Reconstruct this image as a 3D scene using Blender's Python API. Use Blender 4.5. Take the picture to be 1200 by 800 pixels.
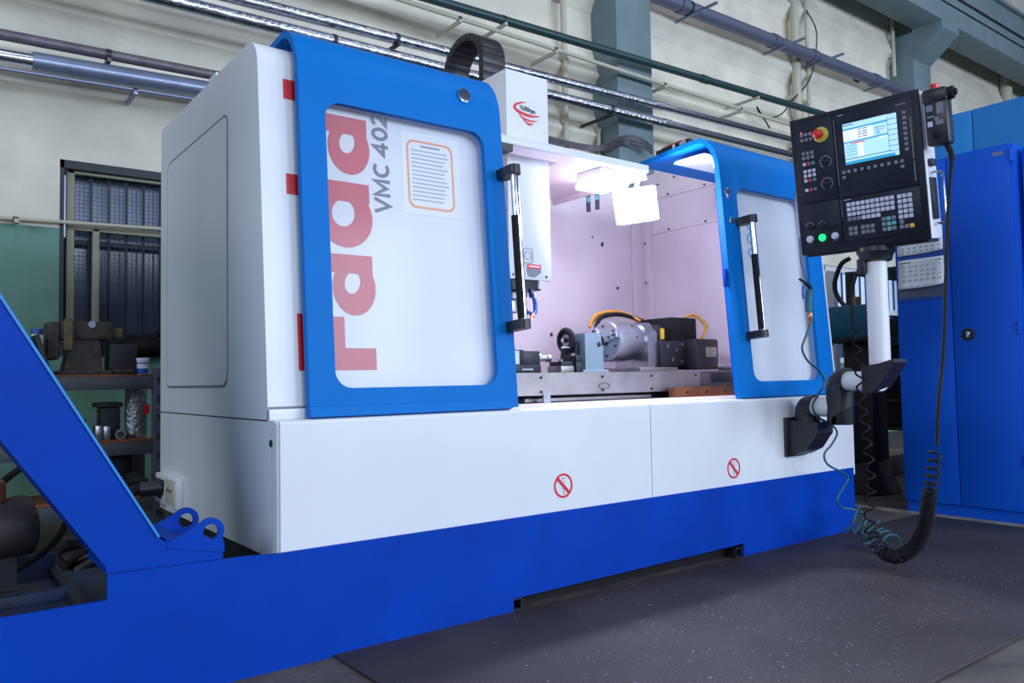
import bpy, bmesh, math, random
from mathutils import Vector, Matrix, Euler
random.seed(4)
PI = math.pi
scene = bpy.context.scene
COL = scene.collection
for o in list(bpy.data.objects): bpy.data.objects.remove(o)

# ------------------------------------------------------------------ camera
CAM = Vector((-0.8523, -2.2382, 0.8080)); FPX = 930.23
YAW, PITCH, ROLL = 0.6510, 0.0481, -0.0181
_f = Vector((math.cos(PITCH)*math.sin(YAW), math.cos(PITCH)*math.cos(YAW), math.sin(PITCH)))
_r = Vector((math.cos(YAW), -math.sin(YAW), 0)); _u = _r.cross(_f)
_r2 = math.cos(ROLL)*_r + math.sin(ROLL)*_u; _u2 = -math.sin(ROLL)*_r + math.cos(ROLL)*_u
cd = bpy.data.cameras.new('camera'); cam = bpy.data.objects.new('camera', cd); COL.objects.link(cam)
cam.matrix_world = Matrix((( _r2.x, _u2.x, -_f.x, CAM.x), (_r2.y, _u2.y, -_f.y, CAM.y), (_r2.z, _u2.z, -_f.z, CAM.z), (0, 0, 0, 1)))
cd.sensor_width = 36; cd.lens = FPX/1200*36; cd.clip_start = .02; cd.clip_end = 200
scene.camera = cam

def at(px, py, y=None, x=None, z=None):
    """point of the world seen at a photo pixel, on the plane y, x or z = const"""
    d = _r2*(px-600) - _u2*(py-400) + _f*FPX
    i, v = (1, y) if y is not None else ((0, x) if x is not None else (2, z))
    return CAM + d*((v-CAM[i])/d[i])

# ------------------------------------------------------------------ light
vs = scene.view_settings
vs.view_transform = 'Standard'; vs.look = 'None'; vs.gamma = 1; vs.use_curve_mapping = False
vs.exposure = 0.16
world = bpy.data.worlds.new('hall_air'); scene.world = world; world.use_nodes = True
bg = world.node_tree.nodes['Background']; bg.inputs[0].default_value = (.50, .64, 1.0, 1); bg.inputs[1].default_value = .11

def area(name, loc, to, sx, sy, power, col):
    l = bpy.data.lights.new(name, 'AREA'); l.shape = 'RECTANGLE'; l.size = sx; l.size_y = sy
    l.energy = power; l.color = col
    o = bpy.data.objects.new(name, l); COL.objects.link(o); o.location = loc
    o.rotation_euler = (Vector(to)-Vector(loc)).to_track_quat('-Z', 'Y').to_euler()
    return o
DAY = (.68, .80, 1.0)
for k in range(4):      # the hall's tall windows opposite the machine
    area('hall_window_or_fill', (0.5+4.0*k, -9.0, 3.4), (0.5+3.6*k, 0, 1.4), 2.6, 2.6, 335, DAY)
for k in range(3):      # roof lights above the aisle
    area('roof_light', (-1.0+5.5*k, -2.2, 8.0), (-1.0+5.5*k, -1.2, 0), 2.4, 4.0, 70, (.86, .90, 1.0))

area('hall_window_or_fill', (-9.0, -3.5, 4.4), (3, -1.0, 1.2), 5.0, 2.6, 400, DAY)   # fill added at left to brighten side panel and cabinet, no known window

# ------------------------------------------------------------------ materials
def lin(c):
    return tuple(((v/255)/12.92 if v/255 <= .04045 else ((v/255+.055)/1.055)**2.4) for v in c)
MATS = {}
def mat(name, rgb, rough=.5, metal=0, var=0, scale=8, bump=0, bscale=60, spec=.5, coat=0, rgb2=None, emit=0, detail=5):
    m = bpy.data.materials.new(name); m.use_nodes = True; nt = m.node_tree; b = nt.nodes['Principled BSDF']
    c = lin(rgb)
    b.inputs['Base Color'].default_value = (*c, 1); b.inputs['Roughness'].default_value = rough
    b.inputs['Metallic'].default_value = metal; b.inputs['Specular IOR Level'].default_value = spec
    b.inputs['Coat Weight'].default_value = coat
    if emit:
        b.inputs['Emission Color'].default_value = (*c, 1); b.inputs['Emission Strength'].default_value = emit
    if var or bump or rgb2:
        tc = nt.nodes.new('ShaderNodeTexCoord')
    if var or rgb2:
        n = nt.nodes.new('ShaderNodeTexNoise'); n.inputs['Scale'].default_value = scale; n.inputs['Detail'].default_value = detail
        nt.links.new(tc.outputs['Object'], n.inputs['Vector'])
        r = nt.nodes.new('ShaderNodeValToRGB'); r.color_ramp.elements[0].position = .35; r.color_ramp.elements[1].position = .68
        c2 = lin(rgb2) if rgb2 else tuple(v*(1-var) for v in c)
        r.color_ramp.elements[0].color = (*c2, 1); r.color_ramp.elements[1].color = (*c, 1)
        nt.links.new(n.outputs['Fac'], r.inputs['Fac']); nt.links.new(r.outputs['Color'], b.inputs['Base Color'])
    if bump:
        n2 = nt.nodes.new('ShaderNodeTexNoise'); n2.inputs['Scale'].default_value = bscale; n2.inputs['Detail'].default_value = 6
        nt.links.new(tc.outputs['Object'], n2.inputs['Vector'])
        bp = nt.nodes.new('ShaderNodeBump'); bp.inputs['Strength'].default_value = bump; bp.inputs['Distance'].default_value = .02
        nt.links.new(n2.outputs['Fac'], bp.inputs['Height']); nt.links.new(bp.outputs['Normal'], b.inputs['Normal'])
    MATS[name] = m
    return m
mat('white_paint', (226, 228, 230), .38, var=.05, scale=3)
mat('white_inner', (238, 219, 226), .42, var=.08, scale=4)
mat('blue_paint', (3, 112, 192), .5, var=.06, scale=5, bump=.03, bscale=300, spec=.1)
mat('blue_base', (2, 64, 172), .5, var=.18, scale=4, spec=.1)
mat('pan_grime', (34, 58, 104), .7, rgb2=(20, 26, 38), scale=7)
mat('blue_cabinet', (4, 88, 206), .5, var=.08, scale=3, spec=.25)
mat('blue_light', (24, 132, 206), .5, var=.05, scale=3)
mat('red_ink', (200, 24, 32), .45)
mat('sign_red', (214, 36, 52), .45)
mat('black_ink', (38, 42, 50), .5)
mat('model_ink', (88, 92, 102), .5)
mat('grey_ink', (120, 124, 132), .5)
mat('pale_ink', (168, 176, 190), .5)
mat('orange_ink', (240, 150, 80), .5)
mat('paleblue_ink', (120, 175, 225), .5)
mat('paper', (236, 238, 242), .6)
mat('black_plastic', (30, 31, 36), .42)
mat('black_rubber', (18, 18, 21), .75, spec=.3)
mat('panel_black', (23, 27, 38), .5, var=.06, scale=30, spec=.25)
mat('panel_dark', (27, 31, 43), .45, spec=.25)
mat('key_light', (196, 196, 214), .5)
mat('key_grey', (118, 118, 128), .5)
mat('key_teal', (96, 168, 172), .5)
mat('key_red', (196, 56, 70), .5)
mat('key_green', (40, 140, 120), .5)
mat('key_yellow', (226, 190, 56), .5)
mat('yellow_plastic', (190, 178, 60), .45)
mat('red_plastic', (205, 38, 36), .35)
mat('chrome', (214, 218, 226), .12, 1)
mat('steel', (176, 178, 184), .32, 1, var=.25, scale=20)
mat('chuck_steel', (206, 210, 218), .30, 1, var=.1, scale=14)
mat('ground_steel', (168, 162, 160), .42, .85, var=.22, scale=9, bump=.05, bscale=400)
mat('dark_steel', (62, 64, 70), .45, .6, var=.3, scale=20)
mat('cast_grey', (150, 172, 184), .5, var=.1, scale=12)
mat('pipe_foil', (190, 196, 208), .25, 1, var=.3, scale=14, bump=.35, bscale=28)
mat('pipe_zinc', (205, 210, 220), .2, 1)
mat('pipe_grey', (92, 98, 118), .4, .1)
mat('pipe_green', (30, 62, 62), .4)
mat('pipe_cream', (186, 182, 162), .55)
mat('pipe_rust', (118, 112, 118), .5, .4, var=.35, scale=14)
mat('pipe_slate', (132, 142, 166), .35, .5, var=.15, scale=10)
mat('column_green', (112, 134, 138), .6, var=.14, scale=4)
mat('frame_cream', (150, 152, 126), .6, var=.12, scale=12)
mat('frame_dark', (40, 46, 54), .6)
mat('window_wire', (44, 54, 70), .6)
mat('window_glass', (84, 98, 126), .2, spec=.6, var=.3, scale=3)
mat('window_pale', (122, 136, 168), .3, var=.3, scale=6)
mat('window_day', (178, 200, 235), .3, emit=.55)
mat('rust_iron', (74, 66, 62), .7, .2, rgb2=(42, 40, 42), scale=16, bump=.3, bscale=60)
mat('iron_yellowed', (110, 92, 44), .7, rgb2=(62, 58, 54), scale=22)
mat('dark_iron', (40, 42, 48), .6, .2, var=.3, scale=14)
mat('board_orange', (150, 84, 36), .7, rgb2=(92, 60, 36), scale=9)
mat('rack_grey', (74, 78, 86), .6, var=.2, scale=14)
mat('bucket_white', (214, 218, 226), .4)
mat('bucket_blue', (36, 82, 165), .4)
mat('wrap_silver', (170, 170, 176), .28, .8, var=.45, scale=40, bump=.6, bscale=60)
mat('teal_paint', (22, 104, 134), .5, var=.12, scale=8)
mat('dark_brown', (34, 24, 30), .6, var=.2, scale=8)
mat('brass', (190, 140, 96), .35, .7)
mat('hose_teal', (44, 88, 98), .45)
mat('hose_blue', (34, 96, 170), .4)
mat('hose_orange', (232, 96, 44), .45)
mat('cable_orange', (226, 146, 52), .5)
mat('cable_green', (120, 170, 60), .5)
mat('tin_label', (176, 168, 150), .4, .5)
mat('motor_brown', (70, 62, 58), .6, rgb2=(44, 42, 44), scale=10)
mat('chip_metal', (176, 182, 200), .35, .2)
mat('lamp_glow', (236, 230, 250), .4, emit=30)
mat('flood_glow', (205, 220, 255), .4, emit=320)
mat('lamp_body', (208, 212, 222), .4)
mat('lamp_green', (20, 220, 110), .4, emit=1.6)
mat('lamp_clear', (205, 214, 232), .2, .2)
mat('lamp_amber', (255, 130, 40), .4, emit=1.2)
mat('scr_light', (170, 216, 244), .4, emit=.62)
mat('scr_white', (226, 234, 250), .4, emit=.62)
mat('scr_teal', (38, 152, 192), .4, emit=.55)
mat('scr_dark', (58, 84, 110), .4, emit=.2)
mat('scr_red', (226, 96, 96), .4, emit=.5)
mat('clear_plastic', (220, 226, 236), .15)

def pane_material():
    m = bpy.data.materials.new('door_pane'); m.use_nodes = True; nt = m.node_tree
    out = nt.nodes['Material Output']; b = nt.nodes['Principled BSDF']
    b.inputs['Base Color'].default_value = (*lin((214, 222, 240)), 1); b.inputs['Roughness'].default_value = .12
    t = nt.nodes.new('ShaderNodeBsdfTransparent'); mx = nt.nodes.new('ShaderNodeMixShader'); mx.inputs[0].default_value = .09
    nt.links.new(t.outputs[0], mx.inputs[1]); nt.links.new(b.outputs[0], mx.inputs[2]); nt.links.new(mx.outputs[0], out.inputs[0])
    MATS['door_pane'] = m
pane_material()

def wall_material():
    m = mat('wall_plaster', (230, 224, 204), .75, rgb2=(206, 200, 184), scale=2.2, bump=.25, bscale=26)
    return m
wall_material()
mat('dado_green', (106, 152, 138), .7, rgb2=(92, 132, 108), scale=2.5, bump=.12, bscale=20)
mat('concrete', (92, 86, 80), .85, rgb2=(60, 56, 54), scale=5, bump=.3, bscale=40, detail=8)
mat('concrete_light', (150, 146, 136), .85, rgb2=(110, 106, 100), scale=8, bump=.3, bscale=40)

def mat_material():
    m = mat('mat_rubber', (64, 56, 52), .6, rgb2=(47, 39, 35), scale=2.6, detail=9)
    nt = m.node_tree; b = nt.nodes['Principled BSDF']
    tc = nt.nodes.new('ShaderNodeTexCoord'); wv = nt.nodes.new('ShaderNodeTexWave')
    wv.wave_type = 'BANDS'; wv.bands_direction = 'Y'; wv.inputs['Scale'].default_value = 32
    wv.inputs['Distortion'].default_value = 0
    nt.links.new(tc.outputs['Object'], wv.inputs['Vector'])
    bp = nt.nodes.new('ShaderNodeBump'); bp.inputs['Strength'].default_value = .8; bp.inputs['Distance'].default_value = .004
    nt.links.new(wv.outputs['Fac'], bp.inputs['Height']); nt.links.new(bp.outputs['Normal'], b.inputs['Normal'])
mat_material()

# ------------------------------------------------------------------ mesh helpers
def T(loc=(0, 0, 0), rot=(0, 0, 0)): return Matrix.Translation(loc) @ Euler(rot).to_matrix().to_4x4()
class MB:
    def __init__(s): s.bm = bmesh.new()
    def box(s, x0, x1, y0, y1, z0, z1, bev=0, M=None, seg=2):
        r = bmesh.ops.create_cube(s.bm, size=1)
        vs_ = r['verts']
        for v in vs_:
            v.co = Vector((x0+(v.co.x+.5)*(x1-x0), y0+(v.co.y+.5)*(y1-y0), z0+(v.co.z+.5)*(z1-z0)))
        es = list({e for v in vs_ for e in v.link_edges})
        if bev:
            rb = bmesh.ops.bevel(s.bm, geom=vs_+es, offset=bev, segments=seg, profile=.5, affect='EDGES', clamp_overlap=True)
            vs_ = list({v for f in rb['faces'] for v in f.verts} | {v for v in vs_ if v.is_valid})
        if M:
            for v in vs_: v.co = M @ v.co
        return s
    def cone(s, p0, p1, r0, r1=None, n=20, caps=True):
        r1 = r0 if r1 is None else r1
        p0, p1 = Vector(p0), Vector(p1); d = (p1-p0)
        q = d.to_track_quat('Z', 'Y').to_matrix()
        ra = [s.bm.verts.new(p0+q@Vector((r0*math.cos(2*PI*i/n), r0*math.sin(2*PI*i/n), 0))) for i in range(n)]
        rb = [s.bm.verts.new(p1+q@Vector((r1*math.cos(2*PI*i/n), r1*math.sin(2*PI*i/n), 0))) for i in range(n)]
        for i in range(n): s.bm.faces.new((ra[i], ra[(i+1) % n], rb[(i+1) % n], rb[i]))
        if caps:
            s.bm.faces.new(ra[::-1]); s.bm.faces.new(rb)
        return s
    def lathe(s, p0, d, prof, n=28):
        """prof: list of (distance along d, radius)"""
        p0 = Vector(p0); d = Vector(d).normalized(); q = d.to_track_quat('Z', 'Y').to_matrix(); rings = []
        for (h, r) in prof:
            if r < 1e-6: rings.append([s.bm.verts.new(p0+d*h)])
            else: rings.append([s.bm.verts.new(p0+q@Vector((r*math.cos(2*PI*i/n), r*math.sin(2*PI*i/n), h))) for i in range(n)])
        for a, b in zip(rings, rings[1:]):
            for i in range(n):
                j = (i+1) % n
                if len(a) == 1 and len(b) == 1: continue
                if len(a) == 1: s.bm.faces.new((a[0], b[j], b[i]))
                elif len(b) == 1: s.bm.faces.new((a[i], a[j], b[0]))
                else: s.bm.faces.new((a[i], a[j], b[j], b[i]))
        if len(rings[0]) > 1: s.bm.faces.new(rings[0][::-1])
        if len(rings[-1]) > 1: s.bm.faces.new(rings[-1])
        return s
    def tube(s, pts, r, n=8, caps=True):
        pts = [Vector(p) for p in pts]; rings = []; up = None
        for i, p in enumerate(pts):
            t = (pts[min(i+1, len(pts)-1)]-pts[max(i-1, 0)]).normalized()
            if up is None: up = t.orthogonal().normalized()
            up = (up-t*up.dot(t))
            up = up.normalized() if up.length > 1e-6 else t.orthogonal().normalized()
            w = t.cross(up)
            rr = r[i] if isinstance(r, (list, tuple)) else r
            rings.append([s.bm.verts.new(p+(up*math.cos(2*PI*k/n)+w*math.sin(2*PI*k/n))*rr) for k in range(n)])
        for a, b in zip(rings, rings[1:]):
            for k in range(n): s.bm.faces.new((a[k], a[(k+1) % n], b[(k+1) % n], b[k]))
        if caps: s.bm.faces.new(rings[0][::-1]); s.bm.faces.new(rings[-1])
        return s
    def prism(s, poly, ax, d0, d1):
        """poly in the two other axes (cyclic order x:(y,z) y:(x,z) z:(x,y)), extruded along ax"""
        def mk(a, b, d): return {'x': (d, a, b), 'y': (a, d, b), 'z': (a, b, d)}[ax]
        A = [s.bm.verts.new(mk(a, b, d0)) for a, b in poly]; B = [s.bm.verts.new(mk(a, b, d1)) for a, b in poly]
        n = len(poly)
        for i in range(n): s.bm.faces.new((A[i], A[(i+1) % n], B[(i+1) % n], B[i]))
        s.bm.faces.new(A[::-1]); s.bm.faces.new(B)
        return s
    def plate(s, outer, holes, ax, d0, d1):
        """flat plate with holes, extruded along ax"""
        def mk(a, b, d): return {'x': (d, a, b), 'y': (a, d, b), 'z': (a, b, d)}[ax]
        es = []; 
        for loop in [outer]+list(holes):
            V = [s.bm.verts.new(mk(a, b, d0)) for a, b in loop]
            es += [s.bm.edges.new((V[i], V[(i+1) % len(V)])) for i in range(len(V))]
        r = bmesh.ops.triangle_fill(s.bm, use_beauty=True, use_dissolve=True, edges=es)
        fs = [g for g in r['geom'] if isinstance(g, bmesh.types.BMFace)]
        ex = bmesh.ops.extrude_face_region(s.bm, geom=fs)
        dv = Vector(mk(0, 0, d1-d0)) if ax != 'q' else None
        bmesh.ops.translate(s.bm, vec=dv, verts=[g for g in ex['geom'] if isinstance(g, bmesh.types.BMVert)])
        return s
    def move(s, M):
        for v in s.bm.verts: v.co = M @ v.co
        return s
    def build(s, name, m, parent=None, smooth=35, loc=None, rot=None):
        bmesh.ops.recalc_face_normals(s.bm, faces=s.bm.faces)
        me = bpy.data.meshes.new(name); s.bm.to_mesh(me); s.bm.free()
        me.materials.append(MATS[m] if isinstance(m, str) else m)
        if smooth:
            me.shade_smooth(); me.set_sharp_from_angle(angle=math.radians(smooth))
        o = bpy.data.objects.new(name, me); COL.objects.link(o); o.parent = parent
        if loc: o.location = loc
        if rot: o.rotation_euler = rot
        return o
def thing(name, label, cat, loc=(0, 0, 0), rot=(0, 0, 0), group=None):
    o = bpy.data.objects.new(name, None); COL.objects.link(o); o.empty_display_size = .05
    o.location = loc; o.rotation_euler = rot
    return tag(o, label, cat, group)
def tag(o, label=None, cat=None, group=None, kind=None):
    if label: o['label'] = label
    if cat: o['category'] = cat
    if group: o['group'] = group
    if kind: o['kind'] = kind
    return o
def share(o, name, parent, loc, rot=None, m=None):
    """another piece with the same mesh"""
    c = o.copy(); c.name = name; COL.objects.link(c); c.parent = parent; c.location = loc
    if rot is not None: c.rotation_euler = rot
    return c
def rrect(a0, a1, b0, b1, r, n=6):
    rs = r if isinstance(r, (list, tuple)) else (r,)*4      # order: a1b1, a0b1, a0b0, a1b0
    out = []
    for (ca, cb, st, q) in ((a1, b1, 0, rs[0]), (a0, b1, 90, rs[1]), (a0, b0, 180, rs[2]), (a1, b0, 270, rs[3])):
        sa = -1 if ca == a1 else 1; sb = -1 if cb == b1 else 1
        if q <= 0: out.append((ca, cb)); continue
        for k in range(n+1):
            t = math.radians(st+90*k/n); out.append((ca+sa*q+q*math.cos(t), cb+sb*q+q*math.sin(t)))
    return out
def circ(a, b, r, n=24, ry=None): return [(a+r*math.cos(2*PI*k/n), b+(ry or r)*math.sin(2*PI*k/n)) for k in range(n)]
def spline(pts, n=10):
    pts = [Vector(p) for p in pts]; out = []
    for i in range(len(pts)-1):
        p0 = pts[max(i-1, 0)]; p1 = pts[i]; p2 = pts[i+1]; p3 = pts[min(i+2, len(pts)-1)]
        for k in range(n):
            t = k/n
            out.append(.5*((2*p1)+(-p0+p2)*t+(2*p0-5*p1+4*p2-p3)*t*t+(-p0+3*p1-3*p2+p3)*t**3))
    out.append(pts[-1]); return out
def resample(pts, step):
    out = [pts[0]]; acc = 0
    for a, b in zip(pts, pts[1:]):
        L = (b-a).length; d = step-acc
        while d <= L: out.append(a.lerp(b, d/L)); d += step
        acc = L-(d-step)
    return out
def helix(path, rad, turns_per_m, n=12, ph=0):
    """coil wound around a path; rad and turns_per_m may be functions of the fraction 0..1"""
    P = resample(spline(path, 24), .001); out = []; up = None; ang = ph; N = len(P)
    for i, p in enumerate(P):
        f = i/(N-1); t = (P[min(i+4, N-1)]-P[max(i-4, 0)]).normalized()
        if up is None: up = t.orthogonal().normalized()
        up = (up-t*up.dot(t)).normalized(); w = t.cross(up)
        tp = turns_per_m(f) if callable(turns_per_m) else turns_per_m
        ang += 2*PI*tp*.001; R = rad(f) if callable(rad) else rad
        # sub-sample inside the step so that the coil stays round
        out.append(p+(up*math.cos(ang)+w*math.sin(ang))*R)
    return out
_fonts = {}
def text_mesh(body, size=1.0, bold=0.0, ext=.001, align='LEFT', sx=1.0):
    cu = bpy.data.curves.new('lettering', 'FONT'); cu.body = body; cu.size = size; cu.offset = bold; cu.extrude = ext/2
    cu.align_x = align; cu.resolution_u = 4
    o = bpy.data.objects.new('lettering', cu); COL.objects.link(o)
    dg = bpy.context.evaluated_depsgraph_get(); dg.update()
    me = bpy.data.meshes.new_from_object(o.evaluated_get(dg)); bpy.data.objects.remove(o)
    for v in me.vertices: v.co.x *= sx
    return me
def text_obj(name, body, m, parent, M, **k):
    me = text_mesh(body, **k); me.transform(M); me.materials.clear(); me.materials.append(MATS[m]); me.name = name
    o = bpy.data.objects.new(name, me); COL.objects.link(o); o.parent = parent
    return o

# ================================================================== SETTING
WY = 3.35
m = MB().box(-8, 26, -12, WY+.3, -.2, 0); fl = m.build('floor', 'concrete', None, 0); tag(fl, 'dark worn concrete workshop floor', 'floor', kind='structure')

# back wall: profile with ledges, extruded along x, with the opening of window_1
prof = [(WY, 2.30)]
for z in (2.64, 3.14, 3.74, 4.54, 5.35, 6.2):
    prof += [(WY, z-.16), (WY-.022, z-.12), (WY-.03, z-.085), (WY-.07, z-.03), (WY-.095, z-.008), (WY-.10, z), (WY-.097, z+.02), (WY-.07, z+.10), (WY-.035, z+.20), (WY-.01, z+.28)]
prof += [(WY, 8.0), (WY+.25, 8.0), (WY+.25, 2.30)]
wall = MB().prism(prof, 'x', -8, 26).build('wall_back', 'wall_plaster', None, 30)
tag(wall, 'cream plastered hall wall with horizontal rounded ledges and a green dado', 'wall', kind='structure')
W1x0, W1x1, W1z0, W1z1 = -.115, .66, 1.0, 2.235      # window_1 opening
W2x0, W2x1, W2z0, W2z1 = 8.4, 12.4, .95, 2.2
def wall_piece(x0, x1, z0, z1, mm, nm): MB().box(x0, x1, WY, WY+.25, z0, z1).build(nm, mm, wall, 0)
DZ = 1.80
for (x0, x1) in ((-8, W1x0), (W1x1, W2x0), (W2x1, 26)):
    wall_piece(x0, x1, DZ, 2.30, 'wall_plaster', 'plain_wall'); wall_piece(x0, x1, 0, DZ, 'dado_green', 'painted_dado')
for (x0, x1, z0, z1) in ((W1x0, W1x1, W1z0, W1z1), (W2x0, W2x1, W2z0, W2z1)):
    wall_piece(x0, x1, 0, z0, 'dado_green', 'painted_dado'); wall_piece(x0, x1, z1, 2.30, 'wall_plaster', 'plain_wall')

# window_1: barred window behind the rack
w1 = thing('window_1', 'dark barred window with wire mesh and cream frame above the rack', 'window', (0, 0, 0)); tag(w1, kind='structure')
MB().box(W1x0, W1x1, WY+.20, WY+.22, W1z0, 1.74).build('pane', 'window_glass', w1, 0)
MB().box(W1x0, W1x1, WY+.20, WY+.22, 1.74, W1z1).build('pane', 'window_pale', w1, 0)
p = at(76, 220, y=WY+.19); MB().box(W1x0+.03, W1x0+.10, WY+.185, WY+.198, 1.78, 2.18).build('pane', 'window_day', w1, 0)
f = MB()
f.box(W1x0, W1x1, WY+.005, WY+.2, W1z1-.05, W1z1); f.box(W1x0, W1x0+.025, WY+.005, WY+.2, W1z0, W1z1)
f.build('outer_frame', 'frame_dark', w1, 0)
fx0 = at(82, 300, y=WY+.06).x; fx1 = at(112, 300, y=WY+.06).x; zt = at(140, 207, y=WY+.06).z; zr = at(140, 271, y=WY+.06).z
f = MB().box(fx0-.02, W1x1, WY+.05, WY+.09, zt-.02, zt+.02, .004); f.build('frame_rail', 'frame_cream', w1)
MB().box(fx0-.022, fx0+.022, WY+.05, WY+.09, W1z0, zt+.02, .004).build('frame_post', 'frame_cream', w1)
MB().box(fx1-.02, fx1+.02, WY+.045, WY+.085, W1z0, zr, .004).build('frame_post', 'frame_cream', w1)
MB().box(fx0-.02, W1x1, WY+.045, WY+.085, zr-.02, zr+.02, .004).build('frame_rail', 'frame_cream', w1)
g = MB()
for k in range(30):
    x = fx0+.03+k*.026
    if x < W1x1: g.box(x-.0012, x+.0012, WY+.10, WY+.103, W1z0, zt)
for k in range(46):
    z = W1z0+k*.026
    if z < zt: g.box(fx0, W1x1, WY+.103, WY+.106, z-.0012, z+.0012)
g.build('wire_mesh', 'window_wire', w1, 0)
for k in range(6):
    x = fx0+.02+.105*k
    MB().box(x-.006, x+.006, WY+.11, WY+.122, W1z0, zt).build('bar', 'frame_dark', w1, 0)
MB().box(W1x0, W1x1, WY+.12, WY+.135, zr-.10, zr-.07).build('bar', 'frame_dark', w1, 0)
MB().box(W1x0, W1x1, WY+.12, WY+.135, W1z0+.12, W1z0+.16).build('bar', 'frame_dark', w1, 0)

# window_2: bright window far down the hall
w2 = thing('window_2', 'bright daylit window with white frame far behind the control stand', 'window'); tag(w2, kind='structure')
for i, (a, b) in enumerate(((W2x0, 9.7), (9.7, 11.05), (11.05, W2x1))):
    MB().box(a+.05, b-.05, WY+.10, WY+.12, W2z0+.05, 1.62).build('pane', 'window_glass', w2, 0)
    MB().box(a+.05, b-.05, WY+.10, WY+.12, 1.68, W2z1-.05).build('pane', 'window_day', w2, 0)
for x in (W2x0+.03, 9.7, 11.05, W2x1-.03): MB().box(x-.05, x+.05, WY+.02, WY+.15, W2z0, W2z1).build('frame_post', 'bucket_white', w2, 0)
for z in (W2z0+.03, 1.65, W2z1-.03): MB().box(W2x0, W2x1, WY+.02, WY+.15, z-.035, z+.035).build('frame_rail', 'bucket_white', w2, 0)
for k in range(26):
    x = W2x0+.1+k*.15; MB().box(x-.008, x+.008, WY+.06, WY+.08, W2z0, W2z1).build('bar', 'frame_dark', w2, 0)

# ------------------------------------------------------------------ columns and crane beam
def column(x0, x1, y0, label, ztop):
    c = thing('steel_column', label, 'column', ((x0+x1)/2, WY, 0))
    w = (x1-x0)/2
    MB().box(-w, w, y0-WY, 0, .02, ztop, .01).build('shaft', 'column_green', c)
    MB().box(-w-.08, w+.08, y0-WY-.08, 0, 0, .02).build('base_plate', 'column_green', c)
    return c
column(4.45, 4.93, 3.0, 'grey green column on the wall behind the spindle head', 8.0)
c2 = column(10.30, 10.80, 3.0, 'grey green column carrying the crane beam bracket', 5.58)
BY = 2.60
A0 = at(1118.5, 31.5, y=BY); A1 = at(1200, 75, y=BY); BZ = (A0.z+A1.z)/2
m = MB().prism([(3.0-WY, BZ-.42), (3.0-WY, BZ-.002), (BY-WY, BZ-.002), (BY-WY, BZ-.10)], 'x', -.25, .25)
m.build('bracket', 'column_green', c2)
cb = thing('crane_beam', 'grey green crane runway beam with rails along the wall', 'beam', (0, BY, BZ))
MB().box(3.0, 26, 0, .40, 0, .75, .01).build('web', 'column_green', cb)
MB().box(3.0, 26, -.05, .48, .75, .80).build('flange', 'column_green', cb, 0)
MB().box(3.0, 26, .16, .26, .80, .92).build('rail', 'dark_iron', cb, 0)
MB().box(3.0, 26, -.012, 0, .40, .44).build('rail_cable', 'dark_iron', cb, 0)
MB().box(3.0, 26, -.012, 0, .26, .28).build('rail_cable', 'dark_iron', cb, 0)

# ------------------------------------------------------------------ pipes on the back wall (run along x)
def hpipe(name, label, cat, x0, x1, y, z0, z1, r, m, clamps=(), clamp_m='pipe_cream', joints=(), n=16, group=None, fore=.01):
    t = thing(name, label, cat, (x0, y, z0), group=group)
    L = x1-x0; dz = z1-z0
    MB().cone((0, 0, 0), (L, 0, dz), r, n=n).build('pipe', m, t)
    for x in joints:
        f = (x-x0)/L
        MB().cone((x-x0-.05, 0, dz*f), (x-x0+.05, 0, dz*f), r*1.16, n=n).build('joint', m, t)
    for x in clamps:
        f = (x-x0)/L
        MB().box(x-x0-.012, x-x0+.012, -r-fore, WY-y-.101, dz*f-r-.022, dz*f-r+.004, .002).build('bracket', clamp_m, t)
        MB().cone((x-x0-.015, 0, dz*f), (x-x0+.015, 0, dz*f), r*1.1, n=n).build('clamp', 'dark_steel', t)
    return t
PY = 2.86
def line(pxa, pxb, y):      # start and end of a straight pipe that is seen through two photo points
    a, b = at(*pxa, y=y), at(*pxb, y=y); s = (b.z-a.z)/(b.x-a.x)
    return a, s
def wall_pipe(name, label, pxa, pxb, y, r, m, x0, x1, **k):
    a, s = line(pxa, pxb, y)
    return hpipe(name, label, 'pipe', x0, x1, y, a.z+s*(x0-a.x), a.z+s*(x1-a.x), r, m, **k)
wall_pipe('heating_pipe', 'lower crinkled foil wrapped heating pipe along the wall', (290, 23), (925, 181), PY, .044, 'pipe_foil', -3, 4.9, clamps=(1.5, 4.2), clamp_m='dark_steel')
wall_pipe('heating_pipe', 'lower plain zinc heating pipe running on past the column', (290, 23), (925, 181), PY, .040, 'pipe_zinc', 4.9, 16, joints=(4.95,))
wall_pipe('heating_pipe', 'upper crinkled foil wrapped heating pipe along the wall', (300, 4), (925, 163), PY, .040, 'pipe_foil', -3, 4.8, clamps=(2.0,), clamp_m='dark_steel')
wall_pipe('heating_pipe', 'upper plain zinc heating pipe running on past the column', (300, 4), (925, 163), PY, .036, 'pipe_zinc', 4.8, 16, joints=(4.85,))
wall_pipe('water_pipe', 'dark green painted pipe high on the wall', (530, 6), (955, 131), PY, .036, 'pipe_green', -3, 16, clamps=(3.0, 6.4), joints=(5.55,))
wall_pipe('conduit_pipe', 'thin cream conduit under the dark green pipe', (480, 3), (925, 146), PY+.05, .018, 'pipe_cream', -3, 16, clamps=(2.6, 3.6, 5.0, 6.2))
wall_pipe('drain_pipe', 'thick slate grey plastic pipe with collars in front of the wall', (812, 12), (1040, 100), PY+.22, .074, 'pipe_grey', 4.98, 10.25, clamps=(5.6, 7.15, 7.95, 9.4), clamp_m='pipe_slate', joints=(5.5, 7.1, 7.9, 9.35), fore=.30)
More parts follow.
